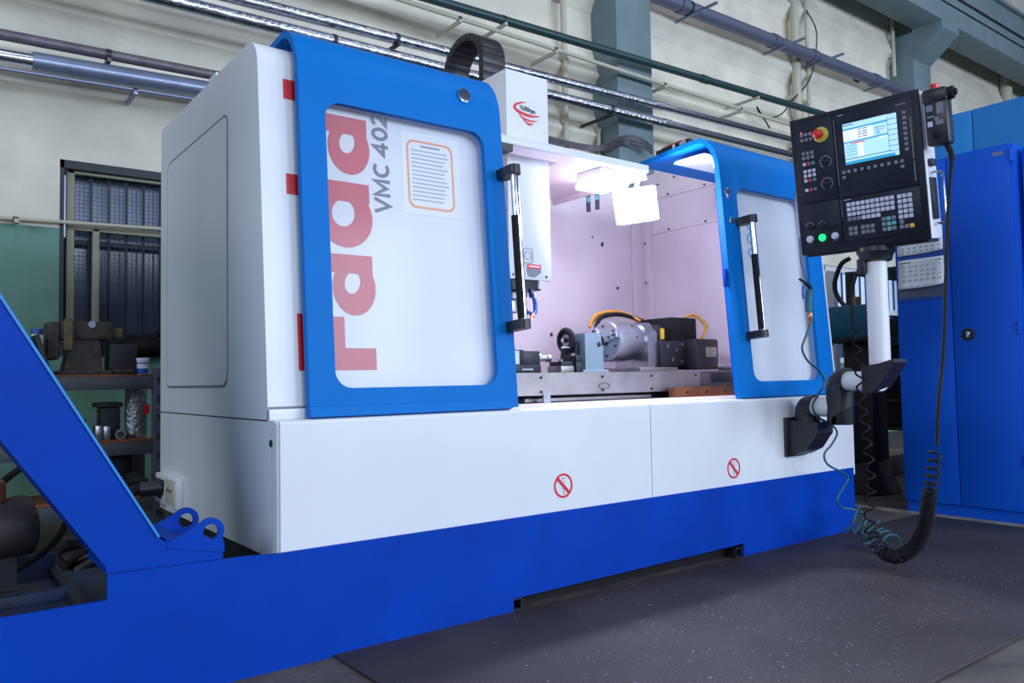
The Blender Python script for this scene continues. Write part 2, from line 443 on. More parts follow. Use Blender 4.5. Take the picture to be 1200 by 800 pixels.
# bundle to the left of the machine
wall_pipe('old_pipe', 'upper rusty bundled pipe on the cream wall above the window', (0, 40), (240, 86), PY+.2, .032, 'pipe_rust', -4, 1.6, clamps=(0.1,), clamp_m='pipe_rust')
wall_pipe('duct_pipe', 'broad slate grey sleeved pipe below the rusty pipe', (30, 70), (225, 102), PY+.2, .054, 'pipe_slate', -.30, 1.6)
wall_pipe('duct_pipe', 'narrower grey pipe entering the broad sleeved pipe', (30, 70), (225, 102), PY+.2, .040, 'pipe_zinc', -4, -.30)
wall_pipe('conduit_pipe', 'thin slate conduit below the sleeved pipe on the wall', (0, 80), (220, 115), PY+.18, .011, 'pipe_slate', -4, 1.6, clamps=(0.25,), clamp_m='pipe_slate')
wall_pipe('rail_pipe', 'thin cream rail pipe crossing in front of the barred window', (0, 255), (186, 268), WY-.03, .012, 'pipe_cream', -4, 1.8, clamps=(-.35, ))
# upright conduits
def vpipe(label, px, z0, z1, r, m, y=WY-.11):
    x = at(px, 60, y=y).x
    t = thing('wall_conduit', label, 'conduit', (x, y, z0))
    MB().cone((0, 0, 0), (0, 0, z1-z0), r, n=12).build('pipe', m, t)
    for z in (.3, .9, 1.5, 2.1):
        if z < z1-z0: MB().box(-r*1.6, r*1.6, -r*.4, .11, z-.02, z+.02).build('clip', m, t)
vpipe('broad upright cream conduit on the wall beside the thick grey pipe', 932, 3.3, 7.5, .055, 'pipe_cream')
vpipe('slim upright cream conduit with loose cable beside the broad one', 946, 3.3, 7.5, .024, 'pipe_cream')
vpipe('upright cream conduit behind the foil pipes beside the column', 661, 2.9, 7.5, .03, 'pipe_cream')
vpipe('short upright cream conduit under the foil pipes beside the column', 699, 2.3, 3.2, .02, 'pipe_cream')
vpipe('upright cream conduit under the crane beam by the far column', 1047, 5.0, 6.2, .025, 'pipe_cream')
vpipe('thick upright cream duct under the crane beam over the blue machine', 1177, 3.0, 7.5, .09, 'pipe_cream')
lc = MB().tube(spline([at(945, 12, y=3.2), at(957, 40, y=3.2), at(950, 90, y=3.2), at(928, 118, y=3.2), at(915, 134, y=3.1), at(895, 138, y=3.1), at(887, 125, y=3.1), at(902, 150, y=3.1)], 8), .008, 6).build('loose_cable', 'black_rubber')
tag(lc, 'loose thin dark cable dangling on the wall beside upright conduits', 'cable')
rc = thing('cable_run', 'rusty twisted cable run on the wall low beside the column', 'cable', (0, 0, 0))
for k in range(3):
    MB().tube(spline([at(640, 160+3*k, y=3.15), at(700, 172+2*k, y=3.15), at(730, 160+4*k, y=2.95), at(750, 162+4*k, y=2.9), at(765, 172+4*k, y=2.9)], 8), .012, 6).build('cable', 'pipe_rust', rc)
for i, (px, py) in enumerate(((873, 40), (1003, 96))):
    a = at(px, py, y=WY-.02); b = MB().box(a.x-.07, a.x+.07, WY-.03, WY+.0, a.z-.07, a.z+.07).build('junction_box', 'dark_iron')
    tag(b, ('small black box on the wall under the thick grey pipe', 'small black box on the wall nearest the far column')[i], 'box')

# ================================================================== FLOOR MAT
m = MB().box(.16, 3.70, -1.22, -.014, 0, .008, .002)
fm = m.build('floor_mat', 'mat_rubber'); tag(fm, 'dark ribbed rubber mat lying in front of the milling machine', 'mat')
ks = MB().box(3.72, 3.80, -3.2, .9, 0, .006).build('floor_strip', 'concrete_light'); tag(ks, 'pale worn concrete strip along the blue cabinet', 'floor strip')
# metal chips: nobody could count them
bm = bmesh.new()
for k in range(1150):
    x = random.uniform(.5, 3.6); y = -1.2+1.17*random.random()
    if random.random() < .6: y = -.35-.7*random.random(); x = random.uniform(.6, 2.6)
    s = random.uniform(.0014, .0046)*(1.5 if random.random() < .08 else 1); a = random.uniform(0, PI)
    c, sn = math.cos(a)*s, math.sin(a)*s; z = .0085
    vsx = [bm.verts.new((x+c, y+sn, z)), bm.verts.new((x-sn*.5, y+c*.5, z+s*.5)), bm.verts.new((x-c, y-sn, z)), bm.verts.new((x+sn*.5, y-c*.5, z+s*.3))]
    bm.faces.new(vsx)
mb = MB(); mb.bm.free(); mb.bm = bm
sh = mb.build('metal_chips', 'chip_metal', None, 0); tag(sh, 'bright metal chips scattered over the rubber mat', 'metal chips', kind='stuff')

# ================================================================== MACHINE
H = .70; L = 3.08; LEAN = math.atan(.075)
mc = thing('milling_machine', 'white vertical milling machine with blue sliding doors and lit work area', 'milling machine')
# base
b = MB().prism([(.012, .30), (.012, H-.012), (.02, H-.004), (.03, H), (1.34, H), (1.34, .30)], 'x', 0, L)
base = b.build('base', 'white_paint', mc, 25)
MB().prism([(0, .285), (0, H-.010), (.004, H-.003), (.0115, H), (.0115, .285)], 'x', .006, 1.551).build('front_panel', 'white_paint', mc, 25)
MB().prism([(0, .285), (0, H-.010), (.004, H-.003), (.0115, H), (.0115, .285)], 'x', 1.555, L+.004).build('front_panel', 'white_paint', mc, 25)
MB().box(-.0008, .001, .046, .0485, .31, H-.02).build('seam', 'pale_ink', mc, 0)
MB().box(-.0012, .002, .085, 1.34, H-.0025, H+.0015).build('seam', 'black_ink', mc, 0)
MB().cone((-.003, .055, .634), (.002, .055, .634), .011, n=16).build('plug_hole', 'black_ink', mc)
MB().box(.03, L-.03, .1, 1.30, .02, .30).build('plinth', 'dark_iron', mc, 0)
for x0 in (.12, 1.4, 2.8):
    MB().box(x0, x0+.12, .15, .3, 0, .03).build('foot', 'dark_iron', mc, 0)
# enclosure: left side wall, roof, fixed front panels, right and rear walls
def ey(z): return .08+.075*(z-H)
RT = 1.90; R_ = .09
def side_profile(back=1.34, off=0):
    p = [(back, H), (ey(H)+off, H), (ey(1.80)+off, RT-.10)]
    for k in range(1, 8):
        t = PI/2*k/8; p.append((ey(1.80)+off+.09*(1-math.cos(t)), RT-.10+(.10-off)*math.sin(t)))
    p += [(ey(1.80)+.10, RT-off), (back, RT-off)]
    return p
MB().prism(side_profile(), 'x', 0, .03).build('side_panel', 'white_paint', mc, 25)
MB().prism(side_profile(), 'x', L-.03, L).build('side_panel', 'white_paint', mc, 25)
def shell(x0, x1, back=1.34):      # bent sheet: front face + rounded top + roof
    o = side_profile(back)[1:]; i = [(a+.012, c-.012) for a, c in o[::-1]]
    i[-1] = (i[-1][0], H)
    return MB().prism(o+i, 'x', x0, x1)
shell(.03, .90).build('fixed_front_panel', 'white_paint', mc, 25)
shell(2.235, L-.03, .42).build('fixed_front_panel', 'white_paint', mc, 25)
zg = H+.037; MB().box(.002, .122, ey(zg)-.004, ey(zg)+.01, zg-.003, zg+.003).build('seam', 'grey_ink', mc, 0)
MB().box(.0, .13, ey(H)-.010, ey(H)+.01, H+.0005, H+.033, .002).build('sill_strip', 'white_paint', mc)
# embossed access panel on the left side
MB().plate(rrect(.45, 1.225, .80, 1.73, (.05, .03, .05, .03)), [rrect(.453, 1.219, .806, 1.724, (.048, .028, .048, .028))], 'x', -.003, .0).build('panel_seam', 'grey_ink', mc, 0)
MB().plate(rrect(.455, 1.217, .808, 1.722, (.046, .026, .046, .026)), [], 'x', -.004, .0).build('access_panel', 'white_paint', mc, 0)
MB().box(.012, .020, .62, .70, RT, RT+.03).build('roof_tab', 'white_paint', mc, 0)
# interior
RW = 2.85
MB().box(.05, RW, 1.24, 1.26, H, 1.95).build('rear_wall', 'white_inner', mc, 0)
MB().prism([(.20, H), (1.24, H), (1.24, 2.08), (.90, 2.08), (.90, 2.16), (.66, 2.16), (.64, 1.88), (.20, 1.80)], 'x', RW, RW+.02).build('inner_wall', 'white_inner', mc, 0)
for z in (1.925, 1.71):
    MB().box(RW-.014, RW, .55, 1.16, z-.012, z+.012, .002).build('wall_flange', 'white_inner', mc)
MB().box(RW-.012, RW, 1.15, 1.24, .80, 1.95, .002).build('corner_strip', 'white_inner', mc)
MB().box(RW-.10, RW, 1.225, 1.24, .80, 1.94, .002).build('corner_strip', 'white_inner', mc)
screw = MB().cone((0, 0, 0), (-.006, 0, 0), .006, n=10).build('screw', 'dark_steel', mc); screw.location = (RW-.012, 1.20, .90)
for (y, z) in ((1.20, 1.15), (1.20, 1.40), (1.20, 1.65), (1.20, 1.85), (1.0, 1.71), (.72, 1.71), (1.0, 1.925), (.72, 1.925), (.95, 2.02), (1.08, 2.0)):
    share(screw, 'screw', mc, (RW-(.012 if y > 1.1 else .014), y, z))
for (x, z, s) in ((2.50, 1.62, .020), (2.62, 1.36, .014), (2.77, 1.16, .016), (2.22, 1.08, .010), (2.08, 1.06, .016), (2.42, 1.66, .010)):
    MB().plate([(x+s*math.cos(k*.9)*(.5+.5*random.random()), z+s*math.sin(k*.9)*(.5+.5*random.random())) for k in range(7)], [], 'y', 1.2385, 1.2398).build('dirt_spot', 'rust_iron', mc, 0)
# work-area floor and lower sills
MB().box(.90, RW, .10, .40, H, H+.006).build('sill_plate', 'white_inner', mc, 0)
MB().box(2.15, RW, .40, .43, H+.006, H+.055).build('guard_strip', 'board_orange', mc, 0)
for k in range(4):
    share(screw, 'screw', mc, (2.25+.15*k, .398, H+.03), (0, 0, PI/2))
MB().box(.95, 2.62, .55, .95, H, .737).build('saddle', 'dark_steel', mc, 0)
MB().box(1.30, 2.10, .50, .55, H+.008, .722).build('way_cover', 'ground_steel', mc, 0)
MB().box(1.36, 1.40, .446, .455, .705, .745).build('stop_dog', 'steel', mc, 0)
# table with T-slots
tb = MB()
prof_t = [(.45, .737), (.45, .836)]
for k in range(3):
    y = .54+.15*k; prof_t += [(y, .836), (y, .822), (y-.010, .822), (y-.010, .808), (y+.026, .808), (y+.026, .822), (y+.016, .822), (y+.016, .836)]
prof_t += [(.95, .836), (.95, .737)]
tb.prism(prof_t, 'x', .95, 2.415); tb.build('table', 'ground_steel', mc, 0)
MB().box(2.415, 2.76, .47, .93, .739, .836, .002).build('table_guard', 'pipe_rust', mc, 0)
MB().box(2.53, 2.70, .464, .470, .775, .825, .003).build('cover_plate', 'dark_steel', mc)
for x in (1.0, 1.35, 1.72, 2.05, 2.38):
    for z in (.815, .752): share(screw, 'screw', mc, (x, .450, z), (0, 0, PI/2))
MB().plate(circ(1.73, .772, .036, 24, .014), [circ(1.73, .772, .032, 24, .011)], 'y', .4485, .4502).build('maker_mark', 'black_ink', mc, 0)
# ceiling panel with front strip
CZ = 1.832
cp = MB().plate([(.90, .48), (2.076, .48), (2.076, 1.20), (1.60, 1.20), (1.60, .585), (1.28, .585), (1.28, 1.20), (.90, 1.20)], [], 'z', CZ, CZ+.012)
cp.build('ceiling_panel', 'white_inner', mc, 0)
MB().box(.90, 2.09, .465, .48, CZ, CZ+.036, .003).build('ceiling_strip', 'white_paint', mc)
MB().box(2.076, 2.09, .48, 1.20, CZ-.030, CZ+.036, .002).build('ceiling_edge', 'white_inner', mc)
MB().box(1.17, 1.235, .47, .53, CZ-.030, CZ).build('strip_bracket', 'black_plastic', mc, 0)
for y in (.86, .93):
    t = MB().cone((2.105, y, 1.815), (2.105, y, 1.72), .012, n=12).build('limit_sensor', 'dark_steel', mc); MB().cone((2.105, y, 1.80), (2.105, y, 1.77), .0128, n=12).build('band', 'key_teal', t)
# lamps
lp = MB().box(1.80, 1.97, .51, .69, 1.775, CZ, .012).build('ceiling_lamp', 'lamp_body', mc)
MB().box(1.795, 1.975, .495, .69, 1.752, 1.7755, .006).build('diffuser', 'lamp_glow', lp, 0)
wl = MB().tube([(2.07, .52, CZ-.0005), (2.085, .54, 1.80), (2.095, .565, 1.77)], .011, 8).build('work_lamp', 'lamp_body', mc)
LM = T((2.095, .560, 1.685), (math.radians(9), math.radians(-8), math.radians(-34)))
MB().box(-.112, .112, 0, .035, -.092, .092, .01, LM).build('housing', 'lamp_body', wl)
MB().box(-.100, .100, -.004, .0, -.080, .080, 0, LM).build('led_face', 'flood_glow', wl, 0)
# spindle head
head = MB().box(1.264, 1.512, .55, .85, 1.250, 2.215, .004).build('spindle_head', 'white_paint', mc, loc=(.038, .05, .016))
MB().prism([(1.285, 1.25), (1.30, 1.205), (1.46, 1.205), (1.49, 1.25)], 'y', .57, .82).build('spindle_housing', 'dark_steel', head, 0)
MB().lathe((1.36, .68, 1.21), (0, 0, -1), [(0, .06), (.04, .06), (.05, .045), (.10, .045), (.105, .03)]).build('spindle', 'steel', head)
MB().prism([(1.44, 1.25), (1.44, 1.21), (1.475, 1.215), (1.485, 1.25)], 'y', .555, .57).build('nose_bracket', 'white_paint', head, 0)
for x in (1.285, 1.48): MB().cone((x, .548, 1.268), (x, .551, 1.268), .006, n=10).build('screw', 'dark_steel', head)
MB().plate(rrect(1.345, 1.400, 1.325, 1.395, .01), [rrect(1.348, 1.397, 1.328, 1.392, .008)], 'y', .548, .5502).build('sticker_outline', 'grey_ink', head, 0)
MB().plate(circ(1.372, 1.36, .020), [circ(1.372, 1.36, .018)], 'y', .548, .5502).build('sticker_outline', 'grey_ink', head, 0)
MB().plate(rrect(1.315, 1.365, 1.275, 1.322, .01), [rrect(1.318, 1.362, 1.278, 1.319, .008)], 'y', .548, .5502).build('sticker_outline', 'pale_ink', head, 0)
MB().box(1.368, 1.448, .5485, .5502, 1.302, 1.322).build('warning_band', 'sign_red', head, 0)
MB().plate([(1.368, 1.302), (1.448, 1.302), (1.448, 1.285), (1.41, 1.262), (1.385, 1.262), (1.368, 1.27)], [], 'y', .5485, .5502).build('warning_label', 'grey_ink', head, 0)
MB().box(1.376, 1.44, .5475, .5486, 1.309, 1.315).build('warning_print', 'paper', head, 0)
# swirl emblem on the head
def crescent(cx, cz, rx, rz, t0, t1, wd, nm):
    up, lo = [], []
    for k in range(25):
        f = k/24; t = math.radians(t0+(t1-t0)*f); w = wd*math.sin(PI*f)**.7+.0004
        up.append((cx+(rx-w*.5)*math.cos(t), cz+(rz-w)*math.sin(t))); lo.append((cx+(rx+w*.5)*math.cos(t), cz+rz*math.sin(t)))
    MB().plate(up+lo[::-1], [], 'y', .5482, .5502).build(nm, 'sign_red', head, 0)
crescent(1.390, 2.045, .080, .034, 95, 335, .016, 'emblem_stroke')
crescent(1.397, 2.018, .058, .028, 165, 330, .009, 'emblem_stroke')
crescent(1.397, 1.999, .036, .022, 170, 325, .006, 'emblem_stroke')
crescent(1.398, 1.985, .020, .014, 175, 325, .004, 'emblem_stroke')
text_obj('emblem_lettering', '10,000rpm', 'black_ink', head, T((1.338, .549, 2.040), (PI/2, math.radians(5), 0)), size=.030, bold=.0008, ext=.001, sx=.72)
# coolant nozzles: jointed blue hose with orange tips
def loc_line(p, tip):
    q = spline(p, 8); q = resample(q, .014)
    ln = MB().tube(q, .006, 8).build('coolant_hose', 'hose_blue', head)
    bead = None
    for a, c in zip(q[:-1], q[1:]):
        d = (c-a).normalized(); mm = a.lerp(c, .5)
        o = MB().lathe(mm-d*.006, d, [(0, .006), (.003, .0105), (.009, .0105), (.012, .006)], 10).build('hose_bead', 'hose_blue', ln)
    d = Vector(tip)-q[-1]
    MB().cone(q[-1], Vector(tip), .008, .004, 10).build('nozzle', 'hose_orange', ln)
loc_line([(1.325, .56, 1.20), (1.322, .54, 1.15), (1.335, .52, 1.10), (1.36, .50, 1.085)], (1.315, .47, 1.055))
loc_line([(1.395, .56, 1.20), (1.400, .54, 1.15), (1.385, .52, 1.10), (1.36, .505, 1.085)], (1.345, .48, 1.07))
for x in (1.325, 1.395, 1.36): MB().cone((x, .565, 1.21), (x, .558, 1.17), .010, n=10).build('hose_fitting', 'dark_steel', head)
# energy chain arching behind the head
ch = MB().box(1.36, 1.505, .852, .90, 2.05, 2.10).build('energy_chain', 'black_plastic', mc, loc=(.045, .06, .03))
arc = [(.885, 2.10+.045*k) for k in range(8)]
cyy, czz, rr = 1.05, 2.405, .165
arc += [(cyy-rr*math.cos(t), czz+rr*.85*math.sin(t)) for t in [PI*k/12 for k in range(1, 12)]]
arc += [(1.215, 2.40-.045*k) for k in range(12)]
for (a, c) in zip(arc, arc[1:]):
    ang = math.atan2(c[1]-a[1], c[0]-a[0]); ln = math.hypot(c[0]-a[0], c[1]-a[1])
    MM = T((0, (a[0]+c[0])/2, (a[1]+c[1])/2), (ang, 0, 0))
    MB().box(1.362, 1.503, -ln*.53, ln*.53, -.020, .020, .004, MM).build('chain_link', 'black_plastic', ch)
MB().box(1.33, 1.55, 1.20, 1.235, H, 1.80).build('spindle_column', 'white_inner', mc, 0)

# sliding doors (leaning back)
def door(x0, w, flip, label):
    D = .03; RY = .125; RZ = .185; top = 1.08
    out = rrect(0, w, 0, top, 0); win = rrect(.087 if not flip else .115, w-.083 if not flip else w-.125, .082 if not flip else .070, 1.005, .055, 8)
    o = MB(); o.plate(out, [win], 'y', 0, D)
    # rounded top, swinging back over the roof, plus flat flange
    def bend(e): return [(RY-(RY-e)*math.cos(t), top+(RZ-e)*math.sin(t)) for t in [PI/2*k/12 for k in range(1, 13)]]
    outer = [(0, top)]+bend(0); inner = bend(D*.8)
    end = .50 if flip else .30
    outer.append((end, top+RZ)); inner.append((end, top+RZ-D*.8))
    o.prism(outer+inner[::-1]+[(D, top)], 'x', 0, w)
    d = o.build('sliding_door', 'blue_paint', mc, 30, (x0, .03, .71), (-LEAN, 0, 0)); tag(d, label)
    MB().plate([(a, c) for a, c in rrect(win and .06, w-.06, .05, 1.03, .03)], [], 'y', D*.5, D*.5+.004).build('window_pane', 'door_pane', d, 0)
    # turned-in bottom edge
    MB().prism([(-.001, .0), (.0, .028), (-.004, .026), (-.006, -.004), (.025, -.008), (.025, 0)], 'x', .0, w-.03).build('bottom_rail', 'blue_paint', d, 0)
    return d
dl = door(.11, .79, False, 'left blue door with printed panel behind its pane'); dr = door(2.187, .795, True, 'right blue door with white panel behind its pane')
def handle(d, x, z0, z1, dirx):
    h = MB().cone((x+.034*dirx, -.075, z0), (x+.034*dirx, -.075, z1), .0145, n=18).build('handle', 'chrome', d)
    for z in (z0, z1):
        MB().plate(rrect(x+.034*dirx-.024, x+.034*dirx+.024, -.10, .0, (0, 0, .022, .022)), [], 'z', z-.017, z+.017).build('handle_mount', 'black_plastic', h)
    # worn black sleeve round the chrome bar
    MB().cone((x+.034*dirx-.006, -.0745, z0+.02), (x+.034*dirx-.006, -.0745, z1-.17), .0150, n=18).build('grip_sleeve', 'black_rubber', h)
handle(dl, .745, .29, .855, 1); handle(dr, .075, .285, .83, 1)
lk = MB().lathe((.63, -.006, 1.134), (0, 1, 0), [(0, .018), (.001, .025), (.006, .026)]).build('door_lock', 'chrome', dl)
MB().box(.615, .645, -.0075, -.0055, 1.131, 1.137, 0).build('lock_slot', 'black_ink', lk, 0)
for (x, z, s) in ((.05, .965, .026), (.058, .835, .017)):
    MB().lathe((x, -.002, z), (0, 1, 0), [(0, s*.9), (.001, s), (.004, s)]).build('hole_cover', 'chrome', dr)
MB().box(-.012, .004, .01, .03, .52, .60, .002).build('door_latch', 'blue_base', dr)
MB().box(.012, .052, .028, .045, .02, 1.0).build('edge_stiffener', 'blue_base', dr, 0)

# printing on the fixed panels: local frame of the panel plane (a = x, b = up the panel)
def panel_print(shape_builder, nm, m, y0=-.0012, y1=.0):
    mb_ = MB(); shape_builder(mb_, y0, y1)
    return mb_.build(nm, m, mc, 0, (0, .08, H), (-LEAN, 0, 0))
BX = .366       # base line of the upright lettering
def rect(a0, a1, b0, b1): return lambda q, y0, y1: q.plate([(a0, b0), (a1, b0), (a1, b1), (a0, b1)], [], 'y', y0, y1)
def letter_parts(stem_b0, stem_b1, stem_left, bowl_b0, bowl_b1, bowl_left):
    panel_print(rect(stem_left, BX, stem_b0, stem_b1), 'printed_letter', 'red_ink')
    cx = (bowl_left+BX+.008)/2; cz = (bowl_b0+bowl_b1)/2; ra = (BX+.008-bowl_left)/2; rb = (bowl_b1-bowl_b0)/2
    tl = math.radians(-18)
    def hole(ha, hb, da, db): return [(cx+da+ha*math.cos(t)*math.cos(tl)-hb*math.sin(t)*math.sin(tl), cz+db+ha*math.cos(t)*math.sin(tl)+hb*math.sin(t)*math.cos(tl)) for t in [2*PI*k/24 for k in range(24)]]
    big = stem_left < .1
    panel_print(lambda q, y0, y1: q.plate(circ(cx, cz, ra, 40, rb), [hole(.040, .046, -.006, .012) if big else hole(.027, .037, -.006, .016)], 'y', y0-.0004, y1), 'printed_letter', 'red_ink')
# F
panel_print(rect(.10, BX, .148, .219), 'printed_letter', 'red_ink')
panel_print(rect(.10, .150, .219, .325), 'printed_letter', 'red_ink')
panel_print(rect(.205, .258, .219, .320), 'printed_letter', 'red_ink')
letter_parts(.463, .525, .170, .325, .508, .222)      # a
letter_parts(.702, .768, .080, .548, .752, .178)      # d
letter_parts(.932, .992, .170, .795, .978, .224)      # a
panel_print(rect(.080, BX, 1.012, 1.077), 'printed_letter', 'red_ink')      # l
def stroke(q, pts, w, y0, y1):
    # flat thick line along a polyline (a = x across the panel, b = up the panel)
    pts = [Vector(p) for p in pts]; Lf, Rt = [], []
    for i, p in enumerate(pts):
        d0 = (pts[i]-pts[i-1]).normalized() if i else (pts[1]-pts[0]).normalized()
        d1 = (pts[i+1]-pts[i]).normalized() if i < len(pts)-1 else d0
        n0 = Vector((-d0.y, d0.x)); n1 = Vector((-d1.y, d1.x)); nm = (n0+n1)
        nm = nm.normalized() if nm.length > 1e-4 else n0
        k = w/2/max(nm.dot(n0), .45); Lf.append(p+nm*k); Rt.append(p-nm*k)
    for i in range(len(pts)-1):
        quad = [Lf[i], Lf[i+1], Rt[i+1], Rt[i]]
        V = [q.bm.verts.new((v.x, y0, v.y)) for v in quad]; q.bm.faces.new(V)
def arcp(cx, cy, rx, ry, a0, a1, n=16): return [(cx+rx*math.cos(math.radians(a0+(a1-a0)*k/n)), cy+ry*math.sin(math.radians(a0+(a1-a0)*k/n))) for k in range(n+1)]
glyphs = (([[(0, 1), (.36, .06), (.72, 1)]], .86), ([[(.08, 0), (.08, .94), (.46, .22), (.84, .94), (.84, 0)]], 1.08), ([arcp(.42, .5, .36, .42, 48, 312)], .90), ([], .30),
          ([[(.50, 0), (.50, .92), (.06, .32), (.72, .32)]], .84), ([arcp(.36, .5, .28, .42, 0, 360, 24)], .82), ([arcp(.34, .70, .26, .23, 165, -35, 12)+[(.06, .09), (.66, .09)]], .7))
cur = 0; gs = .060; tot = sum(g[1] for g in glyphs); ss = .345/tot
for strokes, adv in glyphs:
    if strokes:
        def gl(q, y0, y1):
            for st in strokes: stroke(q, [(.446-y*gs, .682+(cur+x)*ss) for x, y in st], .0125, y0, y1)
        panel_print(gl, 'printed_model_letter', 'model_ink', -.0012, 0)
    cur += adv
# instruction sheet
sh_ = panel_print(rect(.497, .735, .69, .985), 'instruction_sheet', 'paper')
def orl(q, y0, y1): q.plate(rrect(.517, .708, .712, .958, .03), [rrect(.525, .700, .720, .950, .024)], 'y', -.0020, -.0012)
panel_print(orl, 'sheet_border', 'orange_ink')
panel_print(rect(.575, .655, .935, .941), 'sheet_print', 'grey_ink', -.0020, -.0012)
for k in range(13):
    z = .918-.0148*k; w = (.125+.03*random.random())
    panel_print(rect(.535, .535+w, z, z+.0055), 'sheet_print', 'pale_ink', -.0020, -.0012)
for k in range(3):
    z = (.859, .782, .709)[k]
    panel_print(lambda q, y0, y1: q.plate(circ(2.447, z, .030), [circ(2.450, z, .016)], 'y', y0, y1), 'printed_ring', 'paleblue_ink')
# round prohibition signs on the front panels
for (cx, cz) in ((1.078, .415), (2.080, .397)):
    g = MB(); g.plate(circ(cx, cz, .045, 36), [circ(cx, cz, .037, 36)], 'y', -.0014, .0)
    g.plate([(cx-.0305, cz+.022), (cx-.022, cz+.0305), (cx+.0305, cz-.022), (cx+.022, cz-.0305)], [], 'y', -.0018, .0)
    sg = g.build('prohibition_sign', 'sign_red', mc, 0)
    for (dx, dz, w) in ((0, .026, .005), (.004, .014, .003), (-.002, -.012, .003), (0, -.022, .004), (.003, -.030, .004)):
        MB().box(cx+dx-w, cx+dx+w, -.0012, -.0002, cz+dz-.002, cz+dz+.002).build('sign_pictogram', 'grey_ink', sg, 0)
# connector box on the left side of the base
cx_ = MB().box(-.028, 0, .98, 1.30, .335, .452, .004).build('connector_box', 'white_paint', mc)
MB().box(-.034, -.028, 1.0, 1.12, .345, .442, .002).build('socket_plate', 'pipe_cream', cx_)
for (y, z) in ((1.27, .42), (1.22, .42), (1.17, .42), (1.27, .37), (1.22, .37)):
    MB().cone((-.040, y, z), (-.028, y, z), .014, n=12).build('socket', 'black_plastic', cx_)
for y in (1.03, 1.06, 1.09): MB().cone((-.036, y, .40), (-.033, y, .40), .006, n=8).build('screw', 'dark_steel', cx_)
pc = MB().tube(spline([(-.03, 1.19, .40), (-.13, 1.21, .395), (-.22, 1.26, .34), (-.26, 1.36, .22), (-.18, 1.5, .08), (.1, 1.7, .02)], 8), .022, 10).build('power_cable', 'black_rubber', mc)
MB().cone((-.03, 1.19, .40), (-.11, 1.202, .398), .030, n=14).build('plug', 'black_plastic', pc)

# air tool lying on the right door's flange
gb = thing('air_tool', 'black and red air tool lying on top of the right blue door', 'tool', (2.245, .42, 1.9505), (math.radians(-4.3), 0, 0))
MB().box(-.03, .03, -.11, .11, 0, .034, .006).build('body', 'black_plastic', gb)
MB().box(-.022, .022, -.06, .075, .034, .042, .003).build('red_cover', 'red_plastic', gb)
MB().box(-.031, -.028, -.02, -.005, .006, .03, 0).build('label_strip', 'paper', gb, 0)
MB().box(-.031, -.028, -.09, -.05, .012, .028, 0).build('label_strip', 'pale_ink', gb, 0)

# ------------------------------------------------------------------ rotary table with three-jaw chuck (on the machine table)
TZ = .8365
CC = Vector((0, 0, .158))
rt = thing('rotary_indexer', 'steel three jaw chuck on rotary indexing unit with black motor boxes', 'rotary table', (2.03, .68, TZ))
MB().prism([(-.11, 0), (.13, 0), (.13, .22), (.10, .255), (-.06, .255), (-.11, .20)], 'x', .13, .20).build('face_plate', 'steel', rt, 25)
MB().box(.02, .30, -.16, .15, 0, .022, .003).build('base_plate', 'ground_steel', rt)
MB().box(.20, .44, -.135, .12, .022, .16, .012).build('gear_housing', 'black_plastic', rt)
MB().box(.20, .26, -.10, .12, .16, .245, .008).build('gear_neck', 'dark_steel', rt)
MB().box(.30, .50, -.125, .12, .155, .285, .010).build('servo_motor', 'black_rubber', rt)
MB().box(.235, .262, -.105, -.099, .168, .225, 0).build('yellow_plate', 'key_yellow', rt, 0)
mbx = MB().box(.40, .585, -.20, .02, .008, .170, .012).build('motor_box', 'black_plastic', rt)
MB().box(.475, .56, -.2025, -.199, .075, .125, 0).build('rating_plate', 'tin_label', mbx, 0)
for k in range(4): MB().box(.48, .48+.045*(1+k % 2*.6), -.2032, -.2024, .115-.011*k, .118-.011*k).build('plate_print', 'black_ink', mbx, 0)
for (x, y, z) in ((.24, -.137, .13), (.31, -.137, .11), (.36, -.137, .14), (.28, -.137, .06), (.35, -.137, .05)):
    MB().cone((x, y+.004, z), (x, y-.008, z), .008, n=8).build('bolt', 'steel', rt)
ck = MB().lathe((-.065, 0, CC.z), (1, 0, 0), [(0, .030), (0, .098), (.006, .104), (.120, .104), (.130, .098), (.175, .098), (.195, .088)], 48).build('chuck', 'chuck_steel', rt)
MB().lathe((-.0665, 0, CC.z), (1, 0, 0), [(0, .020), (.0, .028), (.03, .028)], 24).build('chuck_bore', 'black_ink', ck)
for k in range(3):
    a = math.radians(70+120*k); M_ = T((-.065, 0, CC.z), (a, 0, 0))
    j = MB()
    for (r0, r1, h) in ((.022, .045, .030), (.045, .070, .022), (.070, .098, .014)): j.box(-h, .004, -.017, .017, r0, r1, .002, M_)
    j.build('jaw', 'chuck_steel', ck)
    for r in (.052, .083):
        p = M_ @ Vector((-.018, 0, r)); MB().cone(p, p+Vector((-.006, 0, 0)), .006, n=8).build('jaw_bolt', 'black_ink', ck)
for k in range(6):
    a = math.radians(20+60*k); MB().cone((-.0685, .078*math.cos(a), CC.z+.078*math.sin(a)), (-.063, .078*math.cos(a), CC.z+.078*math.sin(a)), .006, n=10).build('screw_hole', 'black_ink', ck)
for k in range(3):
    a = math.radians(100+40*k); MB().cone((.06, -.103*abs(math.sin(a)), CC.z-.103*math.cos(a)), (.06, -.09*abs(math.sin(a)), CC.z-.09*math.cos(a)), .008, n=10).build('screw_hole', 'black_ink', ck)
